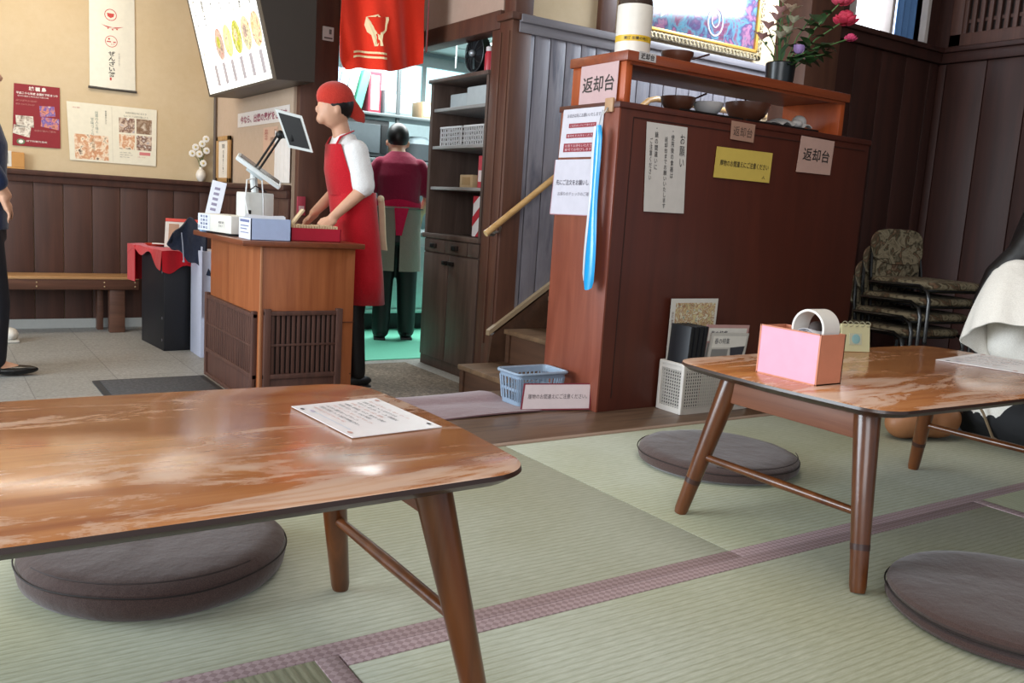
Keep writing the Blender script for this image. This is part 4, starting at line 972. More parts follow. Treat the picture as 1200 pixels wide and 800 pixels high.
for y in (4.69, 4.87):
    mb.ball((2.06, y, ZL+.045), (.125, .046, .04), 0, 14); mb.box(1.96, 2.17, y-.04, y+.04, ZL+.002, ZL+.022, 1, .006)
part('shoes', mb, [M['black'], flat('#1e1e20', .5)], t)
mb = MB()
mb.ball((hx+.018, 4.76, 1.245), (.098, .086, .105), 0, 20); part('hair', mb, M['hair'], t)
rg = [('e', (hx+.008, 4.76, 1.275), (.108, .094, .088)), ('c', [(hx-.085, 4.76, 1.262), (hx-.03, 4.76, 1.30), (hx+.06, 4.76, 1.29)], [.018, .03, .04]), ('c', [(hx+.09, 4.76, 1.24), (hx+.15, 4.755, 1.19), (hx+.175, 4.75, 1.165)], [.05, .036, .015])]
organic('headscarf', rg, fabric('red_scarf_cloth', '#b83026', '#cf4234', 300), t, .009, 4)

# cook at the back, seen from behind
cx, cy = 3.12, 6.33
t = thing('person', 'person in maroon shirt and grey waist apron, back turned, at the steel kitchen counter', 'person', (cx, cy, ZL))
f = V((.40, .915, 0)).normalized(); r = V((.915, -.40, 0)).normalized(); C = V((cx, cy, 0))
def Q(a, b, z): return tuple(C+r*a+f*b+V((0, 0, z)))
yaw = math.atan2(r.y, r.x)
skin = [('e', Q(-.02, .11, 1.205), (.08, .092, .112), Matrix.Rotation(yaw, 4, 'Z') @ Matrix.Rotation(R(-22), 4, 'X')), ('c', [Q(-.015, .07, 1.13), Q(0, .0, 1.02)], [.055, .062]), ('e', Q(-.10, .10, 1.18), (.012, .018, .028)), ('e', Q(.062, .10, 1.18), (.012, .018, .028)), ('e', Q(-.02, .205, 1.17), (.014, .014, .014)),
        ('l', [(Q(0, 0, .45), .14, .10, yaw), (Q(0, 0, .75), .13, .09, yaw), (Q(0, 0, 1.0), .15, .08, yaw)]),
        ('c', [Q(-.225, .02, .86), Q(-.235, .03, .76), Q(-.20, .20, .62)], [.044, .042, .028]), ('c', [Q(.225, .02, .86), Q(.235, .03, .76), Q(.19, .20, .63)], [.044, .042, .028])]
skin += hand(Q(-.19, .245, .60), tuple(f*.8+V((0, 0, -.5))), tuple(r), (0, 0, 1), 1, .6) + hand(Q(.18, .245, .61), tuple(f*.8+V((0, 0, -.5))), tuple(-r), (0, 0, 1), 1, .6)
for s_ in (-1, 1): skin += [('c', [Q(.085*s_, 0, .5), Q(.10*s_, .01, .06), Q(.108*s_, .01, -.29), Q(.108*s_, .08, -.335)], [.06, .045, .032, .026])]
organic('body', skin, M['skin'], t, .0085, 3)
mb = MB(); mb.ball((0, 0, 0), (.088, .098, .105), 0, 20, Matrix.Translation(Q(-.02, .092, 1.235)) @ Matrix.Rotation(yaw, 4, 'Z') @ Matrix.Rotation(R(-22), 4, 'X')); part('hair', mb, M['hair'], t)
sh = [('l', [(Q(0, 0, .66), .17, .115, yaw), (Q(0, -.005, .78), .165, .115, yaw), (Q(0, -.01, .92), .185, .12, yaw), (Q(0, 0, 1.02), .18, .10, yaw), (Q(0, .02, 1.075), .12, .08, yaw), (Q(-.005, .045, 1.115), .07, .066, yaw)]),
      ('c', [Q(-.15, .0, 1.005), Q(-.205, .005, .93), Q(-.225, .01, .82)], [.062, .062, .058]), ('c', [Q(.15, .0, 1.005), Q(.205, .005, .93), Q(.225, .01, .82)], [.062, .062, .058])]
organic('shirt', sh, fabric('maroon_shirt_cloth', '#7c1c38', '#962244', 300, big=12), t, .01, 3)
mb = MB(); rg = []
for z, s in ((.665, 1.02), (.70, 1.05), (.735, 1.02)): rg.append([V(Q(.172*s*math.cos(a), .118*s*math.sin(a), z+.012*math.sin(3*a))) for a in [2*math.pi*k/32 for k in range(32)]])
mb.rings(rg, 0, False); mb.solid_grid(lambda u, v: V(Q(-.035+.11*u*(1-.6*v)+.02*v, -.158-.012*v, .68-.21*v)), 6, 4, .004); part('shirt_hem', mb, fabric('crimson_hem_cloth', '#c41444', '#d42454', 300), t)
tr = [('l', [(Q(0, 0, .40), .165, .11, yaw), (Q(0, 0, .64), .155, .10, yaw)]), ('c', [Q(-.082, 0, .44), Q(-.095, .0, .06), Q(-.10, -.02, -.29)], [.098, .08, .07]), ('c', [Q(.082, 0, .44), Q(.095, .02, .06), Q(.105, .04, -.29)], [.098, .08, .07])]
organic('trousers', tr, M['black'], t, .012, 3)
mb = MB()
def apr(u, v):
    a = math.radians(-75+u*330)+math.pi*1.0
    a = math.radians(-84)+u*math.radians(348)  # open at the back
    k = 1.0+.10*(1-v)+.03*math.sin(u*30)*(1-v)
    return V(Q(.178*k*math.cos(a+math.radians(0)), .130*k*math.sin(a), .19+.50*v))
mb.solid_grid(lambda u, v: apr(u, v), 48, 10, .005)
ap = part('waist_apron', mb, fabric('grey_apron_cloth', '#8a7f76', '#9c9188', 300, big=10), t)
mb = MB(); mb.tube([Q(.19*math.cos(a), .137*math.sin(a), .675) for a in [2*math.pi*k/32 for k in range(32)]], .012, 0, 8, True, .5); mb.ball(Q(0, -.14, .67), (.03, .02, .018)); mb.tube([Q(.01, -.145, .665), Q(.03, -.155, .60), Q(.02, -.15, .52)], .010, 0, 6)
part('apron_tie', mb, flat('#79716a', .8), ap)
mb = MB()
for a, b_ in ((-.105, .02), (.11, .08)):
    mb.ball((0, 0, 0), (.048, .12, .04), 0, 14, Matrix.Translation(Q(a, b_, ZL+.045)) @ Matrix.Rotation(yaw, 4, 'Z')); mb.box(-.045, .045, -.115, .115, .002, .024, 1, .006, Matrix.Translation(Q(a, b_, ZL)) @ Matrix.Rotation(yaw, 4, 'Z'))
part('shoes', mb, [M['black'], flat('#26262a', .5)], t)
mb = MB(); mb.box(-.02, .02, -.006, .006, -.05, 0, 0, .002, Matrix.Translation(Q(-.185, -.05, .70))); part('key_clip', mb, flat('#b8bcd0', .4), ap)

# customer at the left edge
px_, py_ = .275, 5.62
t = thing('person', 'person in dark navy clothes and black slip-on shoes standing at the left edge', 'person', (px_, py_, ZL))
skin = [('e', (px_+.01, py_, 1.26), (.09, .078, .115)), ('e', (px_+.10, py_, 1.245), (.014, .012, .018)), ('e', (px_, py_-.078, 1.25), (.015, .01, .026)), ('e', (px_, py_+.078, 1.25), (.015, .01, .026)), ('c', [(px_-.02, py_, 1.2), (px_-.03, py_, 1.05)], [.05, .058]),
        ('l', [((px_, py_, .45), .10, .14, 0), ((px_, py_, .75), .09, .13, 0), ((px_, py_, 1.0), .08, .15, 0)]),
        ('c', [(px_-.02, py_-.20, .80), (px_+.04, py_-.20, .72), (px_+.105, py_-.16, .625)], [.042, .038, .028]), ('c', [(px_-.02, py_+.20, .80), (px_+.0, py_+.20, .70), (px_+.10, py_+.12, .62)], [.042, .038, .028]),
        ('c', [(px_+.03, py_-.08, -.20), (px_+.06, py_-.08, -.31), (px_+.14, py_-.08, -.335)], [.036, .034, .03]), ('c', [(px_-.06, py_+.08, -.20), (px_-.05, py_+.08, -.31), (px_+.02, py_+.08, -.335)], [.036, .034, .03])]
for s_, dx_ in ((-1, .03), (1, -.04)): skin += [('c', [(px_, py_+.08*s_, .5), (px_+dx_+.015, py_+.083*s_, .05), (px_+dx_, py_+.08*s_, -.20)], [.06, .045, .036])]
skin += hand((px_+.10, py_-.15, .59), (.35, .2, -.9), (0, .9, .3), (.9, 0, .3), 1, .4)+hand((px_+.115, py_+.11, .59), (.5, -.2, -.8), (0, -.9, .3), (.9, 0, .3), 1, .4)
organic('body', skin, M['skin'], t, .009, 3)
sh = [('l', [((px_, py_, .44), .125, .17, 0), ((px_, py_, .70), .12, .165, 0), ((px_, py_, .9), .13, .18, 0), ((px_-.01, py_, 1.02), .10, .17, 0), ((px_-.02, py_, 1.09), .07, .085, 0)]),
      ('c', [(px_, py_-.16, 1.0), (px_-.01, py_-.20, .82), (px_+.06, py_-.19, .70)], [.07, .062, .056]), ('c', [(px_, py_+.16, 1.0), (px_-.02, py_+.20, .82), (px_+.04, py_+.19, .70)], [.07, .062, .056])]
organic('jacket', sh, fabric('navy_jacket_cloth', '#1a2440', '#26345a', 300, big=10), t, .011, 3)
tr = [('l', [((px_, py_, .38), .115, .16, 0), ((px_, py_, .56), .11, .155, 0)]), ('c', [(px_, py_-.08, .42), (px_+.045, py_-.085, .04), (px_+.03, py_-.085, -.27)], [.095, .075, .066]), ('c', [(px_, py_+.08, .42), (px_+.0, py_+.085, .04), (px_-.05, py_+.085, -.27)], [.095, .075, .066])]
organic('trousers', tr, flat('#10131e', .7), t, .012, 3)
mb = MB(); mb.ball((px_-.01, py_, 1.29), (.10, .09, .11), 0, 18); part('hair', mb, M['hair'], t)
sh = []
for x, y in ((px_+.13, py_-.08), (px_-.0, py_+.08)):
    sh += [('e', (x, y, ZL+.032), (.125, .046, .028)), ('e', (x-.085, y, ZL+.045), (.035, .038, .035))]
organic('shoes', sh, flat('#08080a', .25), t, .007, 2)

# shoe of somebody further back
mb = MB(); mb.ball((.47, 6.74, ZL+.05), (.055, .09, .045), 0, 14); mb.box(.415, .525, 6.65, 6.83, ZL, ZL+.02, 1, .01)
solo('white_shoe', mb, [flat('#d8d4cc', .6), flat('#b8b4ac', .6)], 'white shoe on the tiled floor behind the person at the left edge', 'shoe', (.47, 6.74, ZL))

# ------------------------------------------------------------------ return counter (big cabinet)
Yc, Xc = 2.457, 2.054
t = thing('return_cabinet', 'large dark red-brown wooden cabinet for returned dishes, at the edge of the tatami', 'cabinet', (2.78, 2.64, 0))
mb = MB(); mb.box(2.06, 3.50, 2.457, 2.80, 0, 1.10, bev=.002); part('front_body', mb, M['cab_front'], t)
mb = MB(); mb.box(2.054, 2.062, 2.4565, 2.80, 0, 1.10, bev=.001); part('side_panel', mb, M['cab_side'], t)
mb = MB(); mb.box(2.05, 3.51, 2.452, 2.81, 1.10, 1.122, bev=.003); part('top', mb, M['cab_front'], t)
mb = MB(); mb.box(2.12, 3.47, 2.4545, 2.458, 1.072, 1.075); mb.box(2.12, 2.123, 2.4545, 2.458, .05, 1.072); part('edge_line', mb, flat('#2c120a', .6), t, smooth=False)
t = thing('shelf_unit', 'open orange-brown wooden shelf unit standing on top of the return cabinet', 'shelf', (2.72, 2.62, 1.122))
mb = MB(); mb.box(2.075, 3.335, 2.46, 2.795, 1.265, 1.30, bev=.003); part('top_board', mb, M['shelf_top'], t)
mb = MB(); mb.box(2.085, 2.115, 2.475, 2.785, 1.122, 1.265, bev=.002); part('side_board', mb, M['shelf_wood'], t)
mb = MB(); mb.box(3.295, 3.325, 2.475, 2.785, 1.122, 1.265, bev=.002); part('side_board', mb, M['shelf_wood'], t)
mb = MB(); mb.box(2.085, 3.33, 2.785, 2.79, 1.122, 1.265) if False else mb.box(2.10, 3.31, 2.47, 2.48, 1.255, 1.265); part('front_edge', mb, M['shelf_top'], t)

FQ = lambda a: [(x, Yc-.0045, z) for x, z in a]
pinkp = flat('#b9968a', .6)
def X2(x): return x
bold = .03
sheet('vertical_notice', 'tall white paper with vertical black writing on the front of the return cabinet', 'notice', FQ([(2.182, 1.064), (2.384, 1.064), (2.404, .747), (2.202, .745)]),
      [flat('#c9c3be', .65), flat('#1c1a1a', .6)],
      [('t', 'お願い', .82, .09, .95, .46, 1, .0, True), ('t', '・使用後の食器は', .60, .06, .68, .60, 1, .005, True), ('t', '返却台までお願いいたします', .44, .14, .52, .95, 1, .005, True),
       ('t', '・鍋の間違いに', .20, .05, .28, .52, 1, .005, True), ('t', 'ご注意ください', .08, .17, .15, .64, 1, .005, True)])
sheet('yellow_notice', 'yellow paper strip with black writing about footwear on the return cabinet', 'notice', FQ([(2.548, 1.010), (2.868, 1.012), (2.864, .893), (2.544, .893)]),
      [flat('#c8ad52', .6), flat('#2c261c', .6)], [('t', '履物のお間違えにご注意ください', .08, .40, .95, .60, 1, .01), ('t', '人', .85, .78, .91, .90, 1)])
sheet('small_return_sign', 'small brownish sign at the top edge of the return cabinet front', 'sign', FQ([(2.614, 1.114), (2.750, 1.112), (2.748, 1.042), (2.616, 1.044)]),
      [flat('#a07a68', .6), flat('#4a3830', .6)], [('t', '返却台', .1, .25, .9, .78, 1, .0)])
sheet('return_sign', 'pale pink sign at the right end of the return cabinet front', 'sign', FQ([(3.032, 1.098), (3.250, 1.094), (3.244, .952), (3.022, .950)]),
      [pinkp, K], [('t', '返却台', .12, .30,   .90, .66, 1, .012)])
sheet('return_sign', 'pale pink sign hung on the side of the orange shelf unit', 'sign', [(2.083-.004, 2.724, 1.29), (2.083-.006, 2.505, 1.29), (2.083-.008, 2.505, 1.108), (2.083-.006, 2.724, 1.108)],
      [flat('#c0a0a0', .6), K], [('t', '返却台', .08, .36, .92, .68, 1, .012)])
mb = MB()
sheet('shelf_edge_label', 'small grey label with three characters stuck to the front edge of the upper shelf', 'label', [(x, 2.458, z) for x, z in ((2.125, 1.302), (2.205, 1.302), (2.205, 1.272), (2.125, 1.272))], [flat('#b8b4b4', .6), K], [('t', '返却台', .1, .15, .9, .85, 1, .02)])
SQ = lambda a: [(Xc-.003, y, z) for y, z in a]
darkred = flat('#8a2030', .5)
sheet('payment_notice', 'white notice with three dark red bars on the return cabinet side', 'notice', SQ([(2.779, 1.108), (2.535, 1.108), (2.545, .930), (2.792, .930)]),
      [flat('#c8c4cc', .5), flat('#55505c', .6), darkred, flat('#d8b8bc', .5)],
      [('t', 'お会計は先にお願いいたします', .12, .10, .93, .18, 1), ('r', .18, .30, .85, .39, 2), ('t', 'ご注文はレジにて承ります', .21, .32, .82, .37, 3), ('r', .14, .51, .88, .60, 2), ('t', '番号札をお持ちください', .17, .53, .85, .58, 3),
       ('r', .10, .71, .86, .89, 2), ('t', 'お席でお待ちいただき', .14, .73, .80, .79, 3), ('t', '番号でお呼びします', .14, .81, .80, .87, 3)])
sheet('order_notice', 'white notice with grey writing behind the shoehorns on the cabinet side', 'notice', SQ([(2.812, .922), (2.535, .922), (2.543, .716), (2.826, .712)]),
      [flat('#c6c2cc', .45), flat('#4c4650', .6), flat('#7a747e', .6), flat('#b08088', .5)],
      [('t', '先にご注文をお願いします', .08, .36, .95, .46, 1, .01), ('t', 'お帰りのチェックのご確認を', .14, .58, .95, .65, 2), ('r', 0, .985, 1, 1, 3), ('r', 0, 0, .012, 1, 3)])

# shoehorns on a hook
t = thing('wall_hook', 'tan adhesive hook at the top corner of the return cabinet side', 'hook', (2.045, 2.51, 1.10))
mb = MB(); mb.box(2.044, 2.054, 2.485, 2.530, 1.085, 1.135, bev=.003); part('base', mb, flat('#b08a68', .5), t)
mb = MB(); mb.tube([(2.042, 2.508, 1.10), (2.032, 2.508, 1.085), (2.022, 2.508, 1.075), (2.022, 2.508, 1.09)], .003, 0, 6); part('prong', mb, flat('#9a9a9a', .3, .8), t)
for (y, x, z0, z1, c, lab, tl) in ((2.502, 2.012, .462, 1.035, '#1c9ad8', 'long blue plastic shoehorn hanging from the cabinet hook', .01), (2.545, 2.034, .490, 1.035, '#d8dce2', 'long white plastic shoehorn hanging behind the blue one', .02)):
    t = thing('shoehorn', lab, 'shoehorn', (x, y, z0), 'shoehorns on the hook')
    mb = MB(); nn = 26; rr = []
    def sec(v):
        w = .019+.006*math.cos(v*math.pi)+.003*math.sin(v*9); w = w if v > .03 else w*.7
        if v > .95: w *= (1-(v-.95)*14)
        return max(w, .006)
    for side in (0, 1):
        pass
    mb.solid_grid(lambda u, v: V((x-.014*math.cos((u-.5)*2.6), y-tl*(1-v)*.5+sec(v)*math.sin((u-.5)*2.6)/.96, z0+(z1-z0)*v-.012*math.cos((u-.5)*3)*(v < .04))), 10, 26, .0025)
    part('blade', mb, flat(c, .25, coat=.4), t)
    mb = MB(); mb.tube([(x, y, z1-.02), (2.022, 2.512, 1.085), (x+.004, y+.004, z1-.02)], .0018, 0, 5); part('cord', mb, flat('#c8ccd0', .5), t)

# tall bottle on the shelf
t = thing('sake_bottle', 'large dark bottle with a white label and yellow strip on the shelf unit', 'bottle', (2.225, 2.615, 1.30))
bx_, by_ = 2.225, 2.615
mb = MB(); mb.lathe([(.054, 0), (.062, .006), (.065, .03), (.065, .20), (.058, .235), (.033, .28), (.017, .30), (.0155, .36), (.018, .362), (.018, .375), (.012, .376)], (bx_, by_, 1.30), seg=36); part('glass', mb, flat('#33241f', .12, coat=.8), t)
mb = MB(); mb.lathe([(.0657, .01), (.0657, .190)], (bx_, by_, 1.30), seg=36); part('label', mb, flat('#dcd6cc', .35), t)
mb = MB()
for k in range(12):
    pass
mb.lathe([(.0661, .058), (.0661, .080)], (bx_, by_, 1.30), seg=36); part('yellow_strip', mb, flat('#d8b02c', .4), t)
me = glyphs('清酒 出雲の地酒', .02); xs = [v.co.x for v in me.vertices]; a0, a1 = min(xs), max(xs)
mb = MB(); mb.mesh(me, 0, lambda c: V((bx_+.0665*math.sin(-.9+1.5*(c.x-a0)/(a1-a0)-.35), by_-.0665*math.cos(-.9+1.5*(c.x-a0)/(a1-a0)-.35), 1.364+.012*c.y))); part('lettering', mb, K, t, smooth=False, recalc=False)
mb = MB(); mb.lathe([(.0185, .355), (.0185, .39), (.012, .395)], (bx_, by_, 1.30)); part('cap', mb, flat('#c8c0b4', .4), t)

# bowls, vase, cloth
BOWL = [(.022, 0), (.024, .006), (.03, .008), (.048, .022), (.058, .042), (.060, .055), (.057, .055), (.054, .042), (.044, .025), (.02, .014), (.002, .012)]
def bowl(name, x, y, z, col, label, s=1, group=None, spoon=None):
    t = thing(name, label, 'bowl', (x, y, z), group)
    mb = MB(); mb.lathe([(r_*s, h*s) for r_, h in BOWL], (x, y, z)); part('bowl', mb, col, t)
    return t
brn = flat('#5c3626', .35, coat=.3)
bowl('brown_bowl', 2.44, 2.60, 1.30, brn, 'brown lacquer bowl on the top board of the shelf unit beside the bottle', 1.05)
def spoon(x, y, z, dx, dz, label, base):
    t = thing('spoon', label, 'spoon', base)
    mb = MB(); mb.tube([(x, y, z), (x+dx*.5, y-.01, z+dz*.45), (x+dx, y-.02, z+dz)], [.003, .003, .004], 0, 8); part('handle', mb, flat('#3a1a14', .4), t)
    mb = MB(); mb.ball((x-.012, y, z-.008), (.018, .012, .005)); part('head', mb, flat('#3a1a14', .4), t)
spoon(2.455, 2.60, 1.325, .135, .045, 'dark wooden spoon in the bowl on the top board of the shelf unit', (2.455, 2.60, 1.325))
mb = MB(); mb.box(2.385, 2.73, 2.50, 2.74, 1.123, 1.131, 0, .004); mb.box(2.385, 2.73, 2.50, 2.506, 1.131, 1.137); mb.box(2.385, 2.73, 2.734, 2.74, 1.131, 1.137)
solo('serving_tray', mb, flat('#17110f', .35), 'thin black tray under the left bowls on the return cabinet', 'tray', (2.53, 2.62, 1.122))
bowl('brown_bowl', 2.475, 2.61, 1.131, brn, 'brown bowl with a spoon on the black tray, left of the white bowl', 1.15)
bowl('white_bowl', 2.60, 2.57, 1.131, flat('#b9b5b4', .3), 'small white bowl beside the brown bowl on the black tray', 1.0)
spoon(2.50, 2.62, 1.175, .115, .05, 'dark spoon leaning in the brown bowl on the black tray', (2.50, 2.62, 1.175))
mb = MB(); mb.box(2.75, 3.20, 2.50, 2.75, 1.123, 1.131, 0, .004); mb.box(2.75, 3.20, 2.50, 2.506, 1.131, 1.137)
solo('serving_tray', mb, flat('#1c1412', .35), 'thin dark tray under the single brown bowl on the right of the return cabinet', 'tray', (2.89, 2.62, 1.122))
bowl('brown_bowl', 2.868, 2.61, 1.131, brn, 'larger brown bowl on the right hand tray, under the vase', 1.55)
spoon(2.84, 2.60, 1.195, -.02, .03, 'short dark spoon in the larger brown bowl', (2.84, 2.60, 1.195))
mb = MB()
mb.solid_grid(lambda u, v: V((2.99+.19*u, 2.52+.14*v, 1.139+.018*abs(math.sin(u*9+v*4))+.02*math.sin(u*5)**2*math.sin(v*3))), 22, 12, .004); mb.ball((3.14, 2.56, 1.168), (.034, .03, .028), 0, 12); mb.ball((3.10, 2.54, 1.155), (.03, .025, .018), 0, 12)
solo('crumpled_cloth', mb, flat('#bdb8b4', .8), 'crumpled pale cloth on the tray at the right end of the return cabinet', 'cloth', (3.09, 2.57, 1.137))
t = thing('black_vase', 'square-shouldered black vase on the top board of the shelf unit', 'vase', (3.045, 2.61, 1.30))
vx, vy = 3.045, 2.61
mb = MB(); mb.lathe([(.046, 0), (.05, .004), (.053, .05), (.055, .10), (.052, .104), (.046, .10), (.044, .02)], (vx, vy, 1.30), sx=1.12, sy=1.12); part('vase', mb, flat('#14181a', .3), t)
def leaf(mb, p, d, L, w, mi=0, up=(0, 0, 1)):
    p, d = V(p), V(d).normalized(); s_ = d.cross(V(up)); s_ = s_.normalized() if s_.length > .01 else V((1, 0, 0)); n_ = s_.cross(d)
    def g():
        bm = mb.bm; rows = []
        for k in range(6):
            a = k/5; ww = w*math.sin(math.pi*min(1, a*.9+.08))**.8; c = p+d*L*a-n_*(L*.25*a*a)
            rows.append([bm.verts.new(c-s_*ww+n_*ww*.25), bm.verts.new(c), bm.verts.new(c+s_*ww+n_*ww*.25)])
        for i in range(5):
            for j in range(2): bm.faces.new((rows[i][j], rows[i+1][j], rows[i+1][j+1], rows[i][j+1]))
    mb._new(g, mi)
rnd = random.Random(3)
stemc, leafc = flat('#5f8a52', .5), flat('#24401f', .4, var=.25, scale=40)
def rose(tip, lab, s=1.0, col='#d83a58'):
    tip = V(tip); t = thing('rose', lab, 'flower', (vx, vy, 1.40), 'flowers in the black vase')
    mb = MB(); m1 = (V((vx, vy, 1.36))+tip)/2+V((.01, 0, .03)); mb.tube([(vx+.01, vy, 1.34), m1, tip], .0028, 0, 6)
    for k in range(4):
        q = V((vx, vy, 1.38)).lerp(tip, .35+.15*k); leaf(mb, q, (rnd.uniform(-1, 1), rnd.uniform(-.8, .3), rnd.uniform(-.1, .5)), .055*s, .020*s, 1)
    part('stem', mb, [stemc, leafc], t)
    mb = MB()
    for ring, (n, rr, hh) in enumerate(((3, .010, .016), (5, .018, .012), (6, .028, .004), (7, .036, -.006))):
        for k in range(n):
            a = 2*math.pi*k/n+ring*.6; c = tip+V((rr*math.cos(a)*s, rr*math.sin(a)*s*.9, hh*s))
            mb.ball((0, 0, 0), (.017*s, .007*s, .019*s), 0, 8, Matrix.Translation(c) @ Matrix.Rotation(a-math.pi/2, 4, 'Z') @ Matrix.Rotation(R(-18*ring), 4, 'X'))
    mb.ball(tip, .014*s, 0, 8); part('bloom', mb, flat(col, .6, var=.15, scale=90), t)
rose((3.360, 2.55, 1.624), 'open pink-red rose at the top right of the bouquet', 1.15)
rose((3.300, 2.53, 1.691), 'rose reaching highest at the right of the bouquet', 1.0, '#e0506a')
rose((3.395, 2.54, 1.551), 'small pink rosebud low at the right of the bouquet', .6, '#e04c7c')
def lily(tips, lab, col):
    t = thing('lily_spray', lab, 'flower', (vx, vy, 1.40), 'flowers in the black vase')
    mb = MB()
    for tp in tips: mb.tube([(vx-.01, vy, 1.36), V((vx, vy, 1.38)).lerp(V(tp), .5)+V((0, 0, .01)), tp], .002, 0, 5)
    for k in range(8):
        q = V((vx, vy, 1.38)).lerp(V(tips[k % len(tips)]), rnd.uniform(.25, .85)); leaf(mb, q, (rnd.uniform(-1, .6), rnd.uniform(-.6, .3), rnd.uniform(.1, .9)), rnd.uniform(.03, .055), .007, 1)
    part('stem', mb, [stemc, flat('#5d8060', .5)], t)
    mb = MB()
    for tp in tips:
        for k in range(6):
            a = 2*math.pi*k/6; leaf(mb, tp, (math.cos(a), math.sin(a)*.8-.3, .9), .050, .012, 0)
    part('blooms', mb, flat(col, .6, var=.2, scale=120), t)
lily([(2.890, 2.56, 1.512), (2.910, 2.54, 1.546), (2.940, 2.55, 1.579), (2.870, 2.57, 1.467)], 'spray of pinkish lilies on the left of the bouquet', '#c49a98')
lily([(2.950, 2.55, 1.624), (2.980, 2.53, 1.590), (2.920, 2.55, 1.658)], 'spray of cream lilies rising at the top of the bouquet', '#cdb8a0')
lily([(2.960, 2.52, 1.501), (2.930, 2.53, 1.478), (2.990, 2.52, 1.546)], 'spray of small white buds at the centre left of the bouquet', '#c8c8b0')
t = thing('purple_flower', 'single pale purple bloom low in the middle of the bouquet', 'flower', (vx, vy, 1.40), 'flowers in the black vase')
mb = MB(); mb.tube([(vx, vy, 1.36), (vx, 2.55, 1.44)], .0025, 0, 5); part('stem', mb, stemc, t)
mb = MB()
for k in range(9):
    a = 2*math.pi*k/9; mb.ball((0, 0, 0), (.016, .005, .02), 0, 8, Matrix.Translation((vx+.02+.016*math.cos(a), 2.54+.010*math.sin(a), 1.455)) @ Matrix.Rotation(a-math.pi/2, 4, 'Z') @ Matrix.Rotation(R(-25), 4, 'X'))
part('bloom', mb, flat('#a98cc8', .6, var=.15, scale=80), t)
for i, (tip, L, n) in enumerate((((3.270, 2.55, 1.512), .075, 8), ((3.120, 2.53, 1.602), .07, 8), ((3.090, 2.5, 1.445), .06, 7), ((3.220, 2.52, 1.456), .07, 6))):
    t = thing('leafy_branch', ['branch of dark green leaves leaning right in the bouquet', 'branch of dark green leaves rising in the middle of the bouquet', 'low branch of leaves at the vase rim, front', 'branch of leaves hanging low on the right of the vase'][i], 'leaves', (vx, vy, 1.40), 'foliage in the black vase')
    mb = MB(); mb.tube([(vx, vy, 1.35), V((vx, vy, 1.38)).lerp(V(tip), .5)+V((0, 0, .02)), tip], .0025, 0, 5)
    for k in range(n):
        q = V((vx, vy, 1.38)).lerp(V(tip), .3+.7*k/(n-1)); leaf(mb, q, (math.cos(k*2.3+i), -.5+.3*math.sin(k), .25*math.sin(k*1.7)), L*rnd.uniform(.7, 1.05), L*.40, 1)
    part('branch', mb, [stemc, leafc], t)

# big framed picture above the stair wall
t = thing('framed_picture', 'large gold-framed colourful picture behind glass above the planked stair wall', 'picture', (4.4, 4.40, 1.84))
def fr_prof(mb, x0, x1, z0, z1, y, w, mi): 
    mb.box(x0, x1, y-.03, y, z0, z0+w, mi, .006); mb.box(x0, x1, y-.03, y, z1-w, z1, mi, .006); mb.box(x0, x0+w, y-.03, y, z0, z1, mi, .006); mb.box(x1-w, x1, y-.03, y, z0, z1, mi, .006)
mb = MB(); fr_prof(mb, 3.70, 4.93, 1.86, 2.58, 4.44, .045, 0); part('outer_frame', mb, blotch('dark_gilt_ornament', ['#1c1814', '#6a5a40', '#d8ccb0', '#2c241c'], 60, .35), t)
mb = MB(); fr_prof(mb, 3.745, 4.885, 1.905, 2.535, 4.432, .022, 0); part('inner_gold', mb, flat('#d8a850', .3, .6), t)
mb = MB()
k = 3.71
while k < 4.92:
    mb.tube([(k+.017*math.cos(a), 4.405-.002, 1.882+.015*math.sin(a)) for a in [2*math.pi*q/10 for q in range(8)]], .004, 0, 5); k += .034
for i in range(18):
    z = 1.9+.037*i; mb.tube([(4.908+.012*math.cos(a), 4.403, z+.015*math.sin(a)) for a in [2*math.pi*q/10 for q in range(8)]], .004, 0, 5)
part('scrollwork', mb, flat('#cbb890', .35, .5), t)
pic = blotch('picture_colours', ['#2c4458', '#6c3850', '#4c7888', '#483a5c', '#8a5c74', '#30586a'], 9, .12, .05, .5)
mb = MB(); mb.box(3.765, 4.87, 4.425, 4.43, 1.925, 2.515); part('picture_sheet', mb, pic, t, smooth=False)
mb = MB()
for (x, z, L, w) in ((3.98, 2.0, .14, .03), (4.17, 2.07, .16, .055), (4.38, 2.16, .22, .045), (3.83, 2.10, .1, .03), (4.62, 2.3, .2, .05)):
    mb.prism([(0, 0), (L, .09), (L, .09+w), (0, w)], .001, (x, 4.4245, z), (1, 0, 0), (0, 0, 1), 0)
mb.tube([(4.47+.07*math.cos(a), 4.423, 2.05+.09*math.sin(a)) for a in [2*math.pi*q/20 for q in range(20)]], .005, 1, 5, True); mb.tube([(4.47+.035*math.cos(a), 4.423, 2.06+.045*math.sin(a)) for a in [2*math.pi*q/20 for q in range(20)]], .004, 1, 5, True)
part('reflection_streaks_and_rings', mb, [flat('#9fe0d8', .3, emit=.25), flat('#d8c4e0', .3, emit=.1)], t, smooth=False)  # cyan streaks are painted glass reflections; streaks and rings glow faintly

